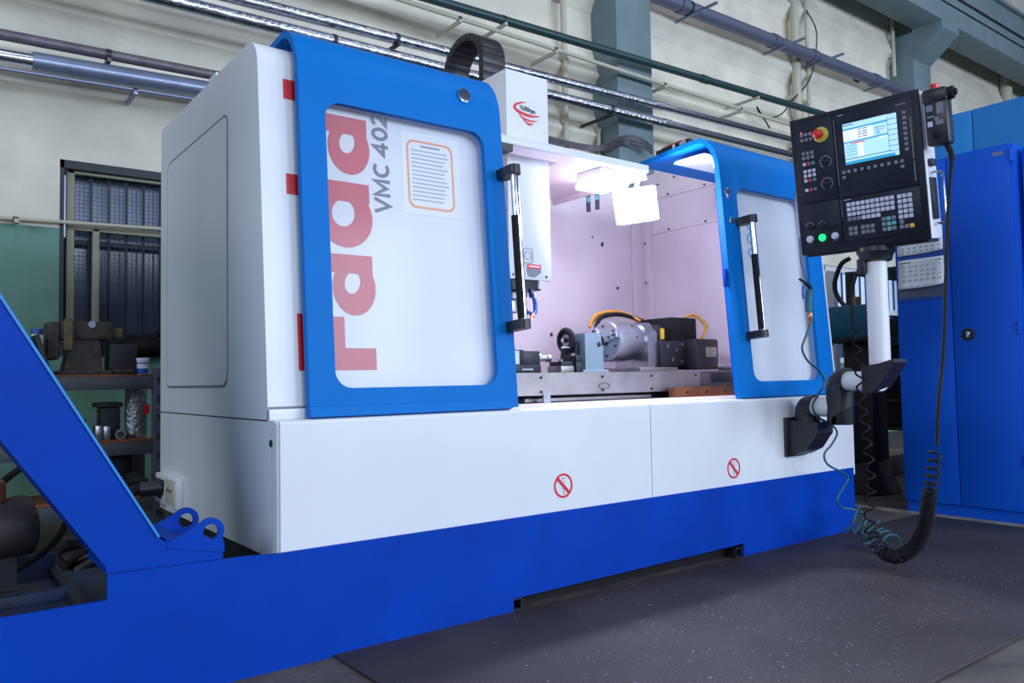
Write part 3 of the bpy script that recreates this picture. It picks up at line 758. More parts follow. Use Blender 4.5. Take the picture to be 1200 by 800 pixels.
for (pts, m_, r) in (
    ([(.30, .10, .28), (.20, .16, .33), (.05, .18, .31), (-.02, .16, .24)], 'cable_orange', .009),
    ([(.32, .10, .28), (.20, .15, .315), (.06, .15, .295), (-.0, .14, .23)], 'black_rubber', .012),
    ([(.33, .12, .27), (.22, .19, .335), (.10, .20, .32), (.02, .2, .25)], 'cable_orange', .008),
    ([(.48, .00, .27), (.57, -.04, .31), (.64, -.07, .25), (.56, -.10, .165)], 'cable_orange', .008),
    ([(.48, .02, .27), (.60, -.02, .315), (.68, -.05, .25), (.57, -.08, .165)], 'cable_green', .006),
    ([(.48, -.02, .25), (.53, -.06, .24), (.54, -.08, .165)], 'black_rubber', .009)):
    MB().tube(spline(pts, 8), r, 8).build('cable', m_, rt)
MB().tube(spline([(.58, -.12, .03), (.64, -.12, .022), (.68, -.13, .012)], 6), .006, 8).build('cable', 'cable_orange', rt)
MB().cone((.67, -.128, .014), (.74, -.15, .012), .012, n=10).build('connector', 'pipe_rust', rt)

# tailstock
ts = thing('tailstock', 'pale grey tailstock with black handwheel standing on the table', 'tailstock', (1.80, .68, TZ))
MB().prism([(-.055, .012), (-.055, .19), (-.03, .19), (.050, .192), (.068, .012)], 'y', -.09, .09).build('body', 'cast_grey', ts, 25)
MB().box(-.08, .09, -.10, .10, 0, .012, .002).build('foot', 'cast_grey', ts)
MB().prism([(-.11, .012), (-.075, .15), (-.055, .15), (-.055, .012)], 'y', -.05, .05).build('rear_rib', 'dark_steel', ts, 0)
MB().lathe((-.055, 0, CC.z), (-1, 0, 0), [(0, .030), (.045, .028), (.045, .012), (.06, .012)]).build('quill_rear', 'steel', ts)
hw = MB().lathe((-.085, 0, CC.z), (-1, 0, 0), [(0, .052), (.006, .062), (.018, .064), (.026, .056), (.026, .046), (.012, .040), (.012, .012), (.03, .012), (.03, 0)], 32).build('handwheel', 'black_plastic', ts)
MB().lathe((-.113, 0, CC.z), (-1, 0, 0), [(0, .012), (.008, .011), (.008, 0)], 14).build('hub_cap', 'chrome', hw)
MB().cone((-.105, -.035, CC.z-.035), (-.155, -.037, CC.z-.037), .008, n=12).build('crank_knob', 'chrome', hw)
MB().lathe((.050, 0, CC.z), (1, 0, 0), [(0, .016), (.03, .016), (.03, .011), (.055, 0)], 20).build('centre_point', 'steel', ts)
MB().cone((.035, -.092, .135), (.035, -.088, .135), .013, n=14).build('clamp_hole', 'black_ink', ts)

# machine vice and clamping blocks
vz = thing('machine_vice', 'dark steel machine vice lying on the table beside the tailstock', 'vice', (1.36, .62, TZ))
MB().box(-.26, .06, -.09, .09, 0, .036, .004).build('bed', 'dark_steel', vz)
MB().box(-.24, -.02, -.07, .07, .036, .105, .006).build('fixed_jaw', 'black_plastic', vz)
MB().box(-.02, .085, -.055, .055, .036, .100, .006).build('moving_jaw', 'dark_steel', vz)
MB().lathe((.085, 0, .068), (1, 0, 0), [(0, .026), (.03, .026), (.03, .014), (.075, .014), (.08, .018), (.10, .018)], 16).build('screw', 'steel', vz)
MB().box(-.075, -.05, -.0715, -.068, .04, .10).build('jaw_plate', 'steel', vz, 0)
MB().box(-.05, .01, -.092, -.088, .012, .02).build('edge_plate', 'steel', vz, 0)
for i, (x, dx, h, mm, lb) in enumerate(((1.595, .04, .052, 'ground_steel', 'low ground steel clamping block between vice and tailstock'), (1.672, .022, .080, 'dark_steel', 'tall dark clamping block beside the tailstock foot'))):
    t = thing('clamping_block', lb, 'block', (x, .60, TZ))
    MB().box(-dx, dx, -.05, .05, 0, h*.6, .003).build('block', mm, t); MB().box(-dx*.8, dx*.9, -.045, .045, h*.6, h, .003).build('clamp', 'dark_steel', t)
    MB().cone((0, 0, h), (0, 0, h+.012), .010, n=6).build('nut', 'steel', t)

# ================================================================== CHIP CONVEYOR (blue)
cv = thing('chip_conveyor', 'blue chip conveyor along the machine foot with steep rising arm', 'chip conveyor', (0, 0, 0))
nx0, nx1 = .83, 2.12
fp = MB().plate([(-2.2, 0), (-2.2, .274), (-.446, .274), (-.446, .337), (-.10, .332), (.0, .326), (3.05, .322), (3.05, 0), (nx1, 0), (nx1, .062), (nx0, .050), (nx0, 0)], [], 'y', -.012, -.002)
fp.build('front_wall', 'blue_base', cv, 0)
MB().box(3.04, 3.05, -.002, .028, 0, .28).build('end_wall', 'blue_base', cv, 0)
MB().box(nx0-.01, nx1+.01, .06, .07, .0, .12).build('dark_back', 'black_rubber', cv, 0)
for x in (nx0+.0, nx1-.045): MB().plate([(x, .004), (x+.045, .004), (x+.045, .045), (x, .045)], [(lambda: [(x+.005, .009), (x+.040, .009), (x+.040, .040), (x+.005, .040)])()], 'y', -.002, .06).build('fork_pocket', 'dark_iron', cv, 0)
# rising arm: hollow box section
d_ = Vector((-.355, .612)); ar = [(-.325, .411), (-.68, 1.023), (-1.40, 2.265), (-1.54, 2.18), (-.676+(-.56), .688+.93), (-.676, .688), (-.446, .353), (-.446, .337), (-.155, .332), (-.155, .372), (-.30, .395)]
MB().prism(ar, 'y', .005, .26).build('rising_arm', 'blue_base', cv, 0)
MB().prism([(-.3245, .412), (-.6795, 1.024), (-1.3995, 2.266), (-1.393, 2.268), (-.673, 1.026), (-.318, .413)], 'y', .0, .265).build('arm_edge_highlight', 'blue_light', cv, 0)  # highlight along the arm's top edge, put in as a lighter blue strip
for (y0, y1) in ((.002, .016), (.243, .255)):
    lug = [(-.30, .380), (-.30, .393), (-.225, .430)]+[(-.188+.036*math.cos(t), .410+.036*math.sin(t)) for t in [math.radians(110-12*k) for k in range(13)]]+[(-.152, .372), (-.152, .350)]
    MB().plate(lug, [circ(-.188, .409, .021, 20)], 'y', y0, y1).build('lifting_lug', 'blue_base', cv, 0)
MB().box(-.30, -.26, .017, .243, .395, .402).build('lug_tie', 'blue_base', cv, 0)
# pan of the conveyor on the left
MB().box(-2.2, -.30, .0, .62, .225, .232).build('pan_floor', 'pan_grime', cv, 0)
MB().box(-2.2, -.48, .60, .61, .232, .30).build('pan_wall', 'pan_grime', cv, 0)
MB().box(-2.2, -.48, .25, .28, .232, .262, .003).build('pan_rail', 'pan_grime', cv)
MB().box(-.50, -.47, .02, .58, .232, .258, .003).build('pan_rail', 'dark_iron', cv)
for x in (-1.9, -.6): MB().box(x, x+.1, .05, .55, 0, .225).build('leg', 'dark_iron', cv, 0)
# coolant pump motor standing on the pan
pm = thing('pump_motor', 'dark brown pump motor standing in the blue conveyor pan', 'motor', (-.60, .42, .2325))
MB().lathe((.02, .0, .19), (1, .35, .05), [(-.30, .075), (-.04, .08), (-.03, .085), (0, .085), (.01, .05)], 24).build('motor_body', 'motor_brown', pm)
MB().lathe((.03, .003, .19), (1, .35, .05), [(0, .012), (.02, .012)], 12).build('shaft', 'dark_steel', pm)
MB().box(-.10, .06, -.04, .06, .0, .012).build('foot', 'dark_iron', pm, 0)
MB().box(-.04, .0, -.015, .035, .012, .12).build('stand', 'dark_iron', pm, 0)
MB().box(-.14, -.03, -.05, .05, .262, .32, .008).build('terminal_box', 'board_orange', pm)
MB().tube(spline([(-.05, .02, .30), (.05, .06, .36), (.14, .10, .30), (.13, .12, .14), (.0, .12, .04), (-.2, .1, .02)], 8), .010, 8).build('hose', 'black_rubber', pm)
dm = thing('drive_block', 'black iron gear block beside the brown pump motor', 'gearbox', (-1.06, .36, .2325))
MB().box(-.14, .07, -.10, .14, 0, .30, .02).build('block', 'black_rubber', dm); MB().lathe((0, -.10, .16), (0, -1, 0), [(0, .07), (.03, .07), (.03, .03), (.05, .03)], 20).build('cover', 'dark_iron', dm)
MB().tube(spline([(.0, .05, .30), (.05, .1, .37), (.2, .2, .36), (.36, .3, .22), (.5, .35, .02)], 8), .012, 8).build('hose', 'black_rubber', dm)

# ================================================================== CONTROL PENDANT
PR = (math.radians(7.67), 0, math.radians(-82.61)); PP = Vector((2.358, -.470, 1.644))
PM = T(PP, PR)
cpn = thing('control_panel', 'black control cabinet with lit screen and keyboard on a white swivel arm', 'control panel', tuple(PP), PR)
PW, PH = .269, .30
cab = MB().box(-PW, PW, .012, .155, -PH, PH, .006).build('cabinet', 'white_paint', cpn)
MB().box(-PW-.002, PW+.002, 0, .014, -PH-.002, PH+.002, .003).build('front_frame', 'panel_black', cpn)
MB().box(-PW+.012, PW-.012, .02, .145, -PH-.012, -PH).build('bottom_tray', 'black_plastic', cpn, 0)
op = MB().box(-.077, .247, -.006, 0, -.077, .281, .003).build('operator_panel', 'panel_dark', cpn)
kb = MB().box(-.075, .247, -.005, 0, -.267, -.081, .003).build('keyboard_panel', 'panel_dark', cpn)
ml = MB().box(-.250, -.081, -.005, 0, -.074, .281, .003).build('machine_panel', 'panel_dark', cpn)
bl = MB().box(-.250, -.081, -.004, 0, -.267, -.079, .003).build('switch_panel', 'panel_dark', cpn)
for (x, z0, z1) in ((.236, .03, .20), (.236, -.06, .02), (-.071, -.16, -.085), (-.072, -.02, .26)):
    MB().box(x-.002, x+.002, -.0075, -.0055, z0, z1).build('panel_trim', 'key_grey' if x > 0 else 'pipe_grey', op if z1 > 0 and x < .3 else kb, 0)
# screen
sc = MB().box(-.036, .183, -.0068, -.004, .058, .231, 0).build('screen', 'scr_light', op, 0)
def blk(x0, x1, z0, z1, m_, nm='screen_block', y=-.0076):
    x = lambda f: -.036+.219*f; z = lambda f: .231-.173*f
    MB().box(x(x0), x(x1), y, -.0066, z(z1), z(z0)).build(nm, m_, sc, 0)
blk(0, .83, .125, .165, 'scr_teal'); blk(0, .56, .165, .44, 'scr_white'); blk(0, .83, .44, .475, 'scr_teal'); blk(.0, .86, .86, .875, 'scr_dark'); blk(0, .93, .93, 1.0, 'scr_teal')
blk(.12, .40, .49, .52, 'scr_red', y=-.0078); blk(.0, .20, .03, .05, 'scr_dark')
blk(.66, .80, .475, .52, 'scr_white', y=-.0078); blk(.25, .36, .52, .84, 'scr_white')
for k in range(8): blk(.835, 1.0, .125*k, .125*k+.012, 'scr_dark'); 
blk(.83, .836, .05, .86, 'scr_dark')
for k in range(4):
    blk(.05, .07, .20+.06*k, .215+.06*k, 'scr_dark', y=-.0080); blk(.28, .34, .19+.06*k, .21+.06*k, 'scr_dark', y=-.0080); blk(.36, .46, .19+.06*k, .21+.06*k, 'scr_dark', y=-.0080)
    blk(.04, .24, .55+.07*k, .566+.07*k, 'scr_teal', y=-.0080); blk(.60+.01*k, .68, .24+.05*k, .255+.05*k, 'scr_dark', y=-.0080)
blk(.70, .76, .30, .315, 'scr_red', y=-.0080); blk(.70, .80, .25, .265, 'scr_teal', y=-.0080)
# keys
keyproto = {}
def key(par, x, z, m_, s=.0082):
    if (m_, s) not in keyproto:
        keyproto[(m_, s)] = MB().box(-s, s, -.0035, 0, -s, s, .0012, seg=1).build('key', m_, par, 30); o = keyproto[(m_, s)]
        o.location = (x, -.0055, z); return o
    return share(keyproto[(m_, s)], 'key', par, (x, -.0055, z))
for k in range(3):
    for r in range(2): key(ml, -.218+.020*k, .226-.0225*r, 'key_grey', .0072)
    for r in range(2): key(ml, -.218+.020*k, .145-.020*r, 'key_grey', .0072)
    for r in range(2): key(ml, -.217+.020*k, .066-.020*r, 'key_light', .0072)
for z in (.098, .025, -.017):
    for k, m_ in enumerate(('key_light', 'key_red', 'key_green')): key(ml, -.217+.020*k, z, m_, .0072)
MB().cone((-.218, -.0055, .237), (-.218, -.009, .237), .0028, n=8).build('indicator_light', 'lamp_amber', ml)
for k in range(10): key(op, (-.047, -.026, .001, .029, .057, .084, .111, .139, .167, .190)[k], .0295, 'key_grey', .0068)
key(op, -.048, .008, 'key_grey', .0068); key(op, .191, .007, 'key_grey', .0068)
for k in range(8): key(op, .213, .221-.021*k, 'key_grey', .0068)
for r in range(3):
    for k in range(10): key(kb, -.041+.0199*k, -.110-.021*r, 'key_light')
for k in range(7): key(kb, -.041+.0199*k, -.173, 'key_light' if k > 2 else 'key_grey')
for r in range(5):
    for k in range(3): key(kb, .167+.0203*k, -.111-.021*r, 'key_light')
key(kb, .168, -.2155, 'key_grey'); key(kb, .167, -.236, 'key_grey'); key(kb, .187, -.236, 'key_grey'); key(kb, .2075, -.236, 'key_yellow')
for r in range(3):
    for k in range(3): key(kb, .098+.020*k, -.194-.021*r, 'key_teal' if (r == 1 or k == 1) and (r, k) != (1, 0) else 'key_grey')
for r in range(2):
    for k in range(2): key(kb, -.041+.021*k, -.214-.021*r, 'key_grey')
    for k in range(3): key(kb, .011+.020*k, -.214-.021*r, 'key_grey')
for (par, x0, x1, z) in ((op, -.054, -.030, .272), (kb, -.060, -.030, -.089), (op, .182, .222, .257)):
    MB().box(x0, x1, -.0068, -.0055, z-.0022, z+.0022).build('name_strip', 'key_teal' if x0 < 0 else 'key_grey', par, 0)
# emergency stop
es = MB().lathe((-.131, -.005, .211), (0, -1, 0), [(0, .033), (.006, .033), (.008, .030), (.008, .012)], 28).build('emergency_stop', 'yellow_plastic', ml)
MB().lathe((-.131, -.013, .211), (0, -1, 0), [(0, .012), (.022, .012), (.022, .021), (.030, .0215), (.040, .018), (.044, .010), (.045, 0)], 24).build('stop_button', 'red_plastic', es)
def knob(par, x, z, r, ticks, a0=-140, a1=140):
    kb_ = MB().lathe((x, -.005, z), (0, -1, 0), [(0, r), (.004, r*.95), (.006, r*.7), (.018, r*.62), (.020, 0)], 20).build('rotary_knob', 'black_plastic', par)
    MB().box(-r*.16, r*.16, -.026, -.004, -r*.85, r*.85, .001, T((x, 0, z), (0, math.radians(35), 0))).build('pointer', 'black_rubber', kb_)
    for k in range(ticks):
        a = math.radians(a0+(a1-a0)*k/max(ticks-1, 1)); q = r*1.45
        MB().box(x+q*math.sin(a)-.0018, x+q*math.sin(a)+.0018, -.0062, -.005, z+q*math.cos(a)-.0018, z+q*math.cos(a)+.0018).build('scale_mark', 'key_light', kb_, 0)
knob(ml, -.123, .092, .017, 13); knob(ml, -.125, -.002, .017, 13)
knob(bl, -.219, -.180, .013, 5, -60, 60); knob(bl, -.163, -.182, .013, 3, -50, 50); knob(bl, -.109, -.186, .012, 0)
for (x, m_) in ((-.224, 'lamp_clear'), (-.168, 'lamp_green'), (-.111, 'lamp_clear')):
    MB().lathe((x, -.004, -.234), (0, -1, 0), [(0, .016), (.004, .016), (.006, .013), (.014, .012), (.017, 0)], 20).build('push_button', m_, bl)
    MB().box(x-.006, x+.006, -.0055, -.004, -.2565, -.2545).build('button_caption', 'key_grey', bl, 0)
MB().lathe((-.045, -.006, -.03), (0, -1, 0), [(0, .016), (.002, .016), (.002, 0)], 20).build('port_cover', 'panel_black', op)
# side handles
for (sx, z0, z1) in ((1, -.24, -.03), (-1, -.22, .0)):
    x = sx*PW
    MB().tube([(x, .08, z0), (x+sx*.03, .08, z0), (x+sx*.042, .08, z0+.012), (x+sx*.042, .08, z1-.012), (x+sx*.03, .08, z1), (x, .08, z1)], .0055, 8).build('side_handle', 'chrome', cpn)
MB().box(PW, PW+.010, .05, .11, -.22, -.05, .002).build('vent_plate', 'black_plastic', cpn)
MB().box(PW, PW+.018, .05, .10, -.005, .025, .004).build('side_catch', 'dark_steel', cpn)
# neck and swivel post (upright in the hall, so worked out in world space and brought back)
PI_ = PM.inverted()
def world_part(mb_, nm, m_, par=cpn, smooth=35):
    mb_.move(PI_); return mb_.build(nm, m_, par, smooth)
POST = Vector((2.455, -.490, 0))
world_part(MB().lathe((POST.x, POST.y, 1.345), (0, 0, -1), [(0, .075), (.02, .078), (.03, .070), (.055, .064), (.06, .05)], 28), 'neck_flange', 'black_plastic')
world_part(MB().cone((POST.x, POST.y, 1.29), (POST.x, POST.y, .82), .043, n=24), 'post', 'white_paint')
world_part(MB().box(POST.x-.055, POST.x+.0, POST.y+.02, POST.y+.06, 1.235, 1.30, .006), 'clamp_knob', 'black_plastic')
def elbow(pts, r, nm, mitre=0):
    q = spline(pts, 8); mb_ = MB().tube(q, r, 20)
    if mitre:      # slanted open end below
        for v in mb_.bm.verts:
            if v.co.z < q[0].z+.002: v.co.z += max(0, (q[0].y+r-v.co.y))*mitre
    return world_part(mb_, nm, 'black_plastic')
E1 = Vector((2.57, 0, 0))
# wall bracket, first elbow, first tube, swivel elbow, second tube, foot of the post
world_part(MB().prism([(0, .43), (0, .592), (-.165, .585), (-.165, .535), (-.11, .46), (-.05, .43)], 'x', 2.485, 2.615), 'wall_bracket', 'black_plastic')
world_part(MB().box(2.465, 2.635, -.016, -.001, .42, .605, .003), 'bracket_plate', 'black_plastic')
elbow([(2.55, -.075, .575), (2.55, -.075, .62), (2.55, -.082, .647), (2.55, -.105, .656), (2.55, -.118, .656)], .056, 'elbow')
world_part(MB().cone((2.55, -.10, .656), (2.55, -.27, .656), .046, n=24), 'arm_tube', 'white_paint')
elbow([(2.55, -.245, .570), (2.55, -.245, .66), (2.55, -.245, .735), (2.55, -.252, .763), (2.547, -.275, .774), (2.545, -.29, .774)], .060, 'elbow', .75)
world_part(MB().cone((2.547, -.275, .774), (POST.x, POST.y, .774), .043, n=24), 'arm_tube', 'white_paint')
world_part(MB().prism([(POST.y+.055, .722), (POST.y+.055, .838), (POST.y-.02, .848), (POST.y-.085, .866), (POST.y-.088, .852), (POST.y-.02, .752), (POST.y+.02, .722)], 'x', POST.x-.056, POST.x+.056), 'elbow', 'black_plastic')
# hand-held wheel unit on the right side of the cabinet
hp = thing('hand_wheel_unit', 'small black handheld pendant with red button hung beside the screen', 'remote control', tuple(PM @ Vector((PW+.060, .04, .18))), PR)
MB().box(-.042, .042, -.045, .03, -.115, .062, .010).build('body', 'black_plastic', hp)
MB().box(-.047, .047, -.052, .032, .050, .108, .014).build('top_housing', 'black_plastic', hp)
MB().lathe((.044, -.015, .080), (1, 0, 0), [(0, .024), (.014, .026), (.020, .024), (.020, .014), (.03, .013)], 20).build('dial', 'black_rubber', hp)
MB().cone((.064, -.015, .080), (.067, -.015, .080), .012, n=14).build('dial_face', 'chrome', hp)
MB().lathe((-.005, -.01, .106), (0, 0, 1), [(0, .016), (.020, .016), (.024, .012), (.025, 0)], 18).build('red_button', 'red_plastic', hp)
for (x, z, w, h_, m_) in ((-.020, .032, .012, .012, 'key_grey'), (.017, .026, .012, .022, 'key_grey'), (-.018, -.002, .012, .0025, 'key_teal'), (-.022, -.030, .009, .010, 'key_light'), (.012, -.028, .014, .009, 'key_grey'), (.003, -.012, .008, .006, 'key_grey')):
    MB().box(x-w, x+w, -.0475, -.0445, z-h_, z+h_).build('button', m_, hp, 0)
MB().lathe((-.005, -.045, -.075), (0, -1, 0), [(0, .016), (.012, .013), (.013, 0)], 16).build('selector', 'black_rubber', hp)
MB().box(-.047, -.041, -.02, .02, -.06, .03).build('magnet_mount', 'dark_steel', hp, 0)
MB().tube(spline([(.02, -.01, -.11), (.028, -.01, -.135), (.034, -.012, -.15), (.036, -.012, -.185)], 6), .011, 10).build('cable_sleeve', 'black_rubber', hp)

# coiled cord from the hand unit down to the floor and up to the cabinet
HPM = T(PM @ Vector((PW+.060, .04, .18)), PR)
s0 = HPM @ Vector((.036, -.012, -.18))
a1 = at(1102, 500, y=s0.y+.01); a2 = at(1096, 535, y=s0.y+.01)
cc = thing('coiled_cord', 'black coiled cord looping from the handheld pendant to the mat', 'cord', (2.3, -.65, .02))
def cpart(pts, r, nm, n=8): 
    mb_ = MB().tube(pts, r, n); mb_.move(Matrix.Translation((-2.3, .65, -.02))); return mb_.build(nm, 'black_rubber', cc)
cpart(spline([s0, at(1111, 250, y=s0.y), at(1106, 400, y=s0.y), at(1100, 470, y=s0.y), at(1098, 522, y=s0.y)], 12), .0075, 'straight_cord')
ctop = at(1096, 527, y=s0.y)
yb = s0.y
low = [ctop, at(1092, 560, y=yb+.03), at(1088, 590, y=yb+.07), at(1084, 615, y=yb+.12), at(1072, 640, y=yb+.19), at(1052, 653, y=yb+.26)]
def tp1(f): return 30 if f < .30 else 70
cpart(helix(low, lambda f: .020+.006*f, tp1), .0050, 'coil', 6)
up_ = [at(1052, 653, y=yb+.26), at(1034, 646, y=yb+.28), at(1022, 626, y=yb+.30), at(1019, 600, y=yb+.32), at(1020, 560, y=yb+.34), at(1015, 510, y=yb+.36), at(1009, 460, y=yb+.38), at(1005, 410, y=yb+.40), at(1001, 380, y=yb+.42)]
def tp2(f): return 70 if f < .08 else (36 if f < .18 else 15)
cpart(helix(up_, lambda f: .026 if f < .2 else .022-.008*f, tp2), .0042, 'coil', 6)
cpart(spline([up_[-1], at(998, 360, y=yb+.42), at(1000, 335, y=yb+.42), (PM @ Vector((-.02, .06, -PH-.02)))], 8), .006, 'straight_cord')
cpart([PM @ Vector((-.02, .06, -PH-.115)), PM @ Vector((-.02, .06, -PH-.01))], .014, 'strain_relief')

# air gun hung on a wire from the left handle, with its hose
ah = PM @ Vector((-PW-.042, .08, -.22))
ag = thing('air_gun', 'teal air blow gun hanging on a wire below the control panel', 'air gun', tuple(ah))
def apart(mb_, nm, m_): mb_.move(Matrix.Translation(-ah)); return mb_.build(nm, m_, ag)
gy = ah.y
P_ = lambda px, py: at(px, py, y=gy)
apart(MB().tube(spline([ah+Vector((0, 0, .0)), P_(938, 305), P_(942, 318), P_(946, 330)], 6), .0018, 6), 'wire', 'dark_steel')
apart(MB().tube(spline([P_(937, 327), P_(943, 331), P_(950, 338), P_(950, 346)], 6), [.006]*7+[.010]*12, 8), 'gun_nose', 'dark_steel')
apart(MB().tube(spline([P_(949, 340), P_(948, 352), P_(948, 365)], 6), .017, 10), 'gun_grip', 'teal_paint')
apart(MB().tube(spline([P_(942, 335), P_(941, 343), P_(942, 350)], 6), .006, 8), 'trigger', 'hose_blue')
apart(MB().lathe(P_(949, 366), (0, 0, -1), [(0, .010), (.012, .013), (.03, .013), (.036, .009), (.06, .008)], 12), 'coupling', 'brass')
hs = [P_(949, 380), P_(944, 395), P_(940, 408), P_(946, 422), P_(960, 435), P_(966, 448), P_(958, 463), P_(952, 475), P_(958, 488), P_(974, 497), P_(981, 507), P_(975, 520), P_(966, 532), P_(970, 544), P_(986, 553), P_(994, 560), P_(988, 572), P_(981, 585), P_(986, 594), at(1000, 597, y=gy-.02), at(1012, 602, y=gy-.05), at(1008, 614, y=gy-.08), at(998, 622, y=gy-.08)]
ho = thing('air_hose', 'thin teal air hose with a tangled coil on the rubber mat', 'hose', (2.5, -.3, .02))
def hpart(pts, nm): mb_ = MB().tube(pts, .0050, 8); mb_.move(Matrix.Translation((-2.5, .3, -.02))); return mb_.build(nm, 'hose_teal', ho)
hpart(spline(hs, 8), 'straight_hose')
hz = [at(996, 607, y=gy-.08), at(1010, 614, y=gy-.13), at(1022, 624, y=gy-.17), at(1034, 634, y=gy-.22), at(1044, 642, y=gy-.27)]
hpart(helix(hz, lambda f: .052+.016*math.sin(17*f), lambda f: 27), 'coil')

# ================================================================== BLUE CABINET with calendar
cb_ = thing('tool_cabinet', 'tall dark blue two door steel cabinet with round lock', 'cabinet', (3.8, -.2, 0))
MB().box(.012, .55, -.345, .305, .06, 2.02, .004).build('body', 'blue_cabinet', cb_)
MB().box(.02, .55, -.335, .300, 0, .06).build('plinth', 'blue_cabinet', cb_, 0)
MB().box(0, .012, -.005, .303, .068, 2.012, .003).build('door', 'blue_cabinet', cb_)
dd = MB().box(-.002, .012, -.330, -.009, .068, 2.022, .003).build('door', 'blue_cabinet', cb_)
MB().lathe((-.002, -.086, 1.012), (-1, 0, 0), [(0, .034), (.006, .034), (.008, .028), (.008, .024), (.003, .022), (.003, 0)], 24).build('lock_bezel', 'black_plastic', dd)
MB().box(-.012, -.002, -.096, -.076, .995, 1.03, .003).build('lock_tongue', 'chrome', dd)
MB().box(-.004, -.002, -.30, -.25, 1.965, 1.985).build('name_plate', 'pipe_slate', dd, 0)
for z in (.3, 1.0, 1.92): MB().cone((-.004, -.338, z), (-.004, -.338, z+.07), .008, n=8).build('hinge', 'blue_cabinet', cb_)
cb2 = thing('tool_cabinet', 'second dark blue steel cabinet standing beside the one with the lock', 'cabinet', (3.86, -.90, 0))
MB().box(.012, .50, -.35, .335, .0, 2.0, .006).build('body', 'blue_cabinet', cb2); MB().box(0, .012, .0, .333, .06, 1.99, .003).build('door', 'blue_cabinet', cb2); MB().box(0, .012, -.345, -.004, .06, 1.99, .003).build('door', 'blue_cabinet', cb2)
lb = thing('machine_housing', 'tall light blue sheet metal machine housing behind the dark blue cabinet', 'machine', (4.55, 0, 0))
zt_ = (at(1120, 134, x=4.55).z+at(1200, 111, x=4.55).z)/2; yj = at(1141, 180, x=4.55).y
MB().box(0, 1.6, yj+.002, .28, 0, zt_, .006).build('sheet_panel', 'blue_light', lb); MB().box(0, 1.6, -2.6, yj-.002, 0, zt_, .006).build('sheet_panel', 'blue_light', lb)
# calendar hung on the left leaf
cl = thing('wall_calendar', 'paper calendar with blue bands hung on the dark blue cabinet door', 'calendar', (3.7985, -.05, 1.30))
def lz(z): return z-1.30
yl, yr = .135, -.125           # left / right edge as seen (local y)
MB().box(-.003, 0, yr-.005, yl+.005, lz(1.225), lz(1.66)).build('backing_card', 'bucket_blue', cl, 0)
MB().box(-.0042, -.003, yr-.002, yl+.004, lz(1.24), lz(1.30)).build('grey_card', 'pipe_grey', cl, 0)
def sheet(z0, z1, curl, nm):
    mb_ = MB(); n = 10; rows = []
    for k in range(n+1):
        f = k/n; z = lz(z1)+(lz(z0)-lz(z1))*f; dx = -.006-curl*f**3
        rows.append([mb_.bm.verts.new((dx-curl*.4*(g/6)**3*f**3, yl+(yr-yl)*g/6, z+.012*(g/6)**4*f**6)) for g in range(7)])
    for a, b in zip(rows, rows[1:]):
        for g in range(6): mb_.bm.faces.new((a[g], a[g+1], b[g+1], b[g]))
    o = mb_.build(nm, 'paper', cl, 60); sm = o.modifiers.new('thickness', 'SOLIDIFY'); sm.thickness = .001; return o
s1 = sheet(1.49, 1.64, .004, 'month_sheet'); s2 = sheet(1.295, 1.465, .012, 'month_sheet')
nums = ['2 3 4 5 6 7 8', '9 10 11 12 13 14 15', '16 17 18 19 20 21 22', '23 24 25 26 27 28 29']
for r, row in enumerate(nums):
    for k, t_ in enumerate(row.split()):
        y = yl-.035-.034*k; z = lz(1.418-.027*r); red = (k == 6 or t_ == '18')
        mm = Matrix(((0, 0, -1, -.0085-.012*((1.465-(z+1.30))/.17)**3-.004*(k/6)**3), (-1, 0, 0, y), (0, 1, 0, z), (0, 0, 0, 1)))
        text_obj('day_number', t_, 'red_ink' if red else 'black_ink', s2, mm, size=.017, ext=.0004, align='CENTER')
MB().box(-.0085, -.0075, yl-.075, yl-.012, lz(1.446), lz(1.451)).build('month_print', 'grey_ink', s2, 0)
MB().box(-.0085, -.0075, yr+.01, yr+.035, lz(1.446), lz(1.451)).build('month_print', 'grey_ink', s2, 0)
for k in range(7):
    for r in range(2): MB().box(-.0115, -.0105, yl-.04-.034*k, yl-.03-.034*k, lz(1.505+.022*r), lz(1.511+.022*r)).build('day_print', 'grey_ink', s1, 0)

# ================================================================== things seen behind the control stand
ps = thing('pedestal_machine', 'teal headed machine on a dark flared pedestal behind the control stand', 'machine', (4.35, .62, 0))
MB().lathe((0, 0, 0), (0, 0, 1), [(0, .20), (.02, .20), (.22, .105), (.24, .10)], 4).move(Matrix.Rotation(PI/4-.3, 4, 'Z')).build('flared_base', 'dark_brown', ps, 0)
MB().box(-.095, .095, -.10, .10, .22, 1.02, .01).build('column', 'dark_brown', ps)
MB().box(-.16, .16, -.16, .22, 1.02, 1.05, .004).build('tray', 'dark_iron', ps)
MB().box(-.13, .13, -.12, .21, 1.05, 1.27, .01).build('head', 'teal_paint', ps)
MB().tube(spline([(-.05, .10, 1.16), (-.06, .02, 1.13), (-.06, .0, 1.2), (-.05, .12, 1.30), (-.05, .17, 1.42), (-.05, .12, 1.56), (-.05, .05, 1.60)], 8), .016, 8).build('hose', 'dark_steel', ps)
MB().cone((-.05, .02, 1.27), (-.05, .02, 1.33), .03, n=12).build('valve', 'brass', ps)
rk = thing('steel_rack', 'dark steel rack with shelves far behind the control stand', 'rack', (6.6, 1.35, 0))
for x in (-.5, .5):
    for y in (-.35, .35): MB().box(x-.025, x+.025, y-.025, y+.025, 0, 1.75).build('post', 'dark_iron', rk, 0)
for z in (.30, .55, .80, 1.05, 1.72): MB().box(-.5, .5, -.35, .35, z, z+.03).build('shelf', 'dark_iron', rk, 0)
for k in range(4): MB().box(-.46, .46, -.31, .31, .335+.25*k, .335+.25*k+.205, .01).build('drawer_box', 'black_rubber', rk)
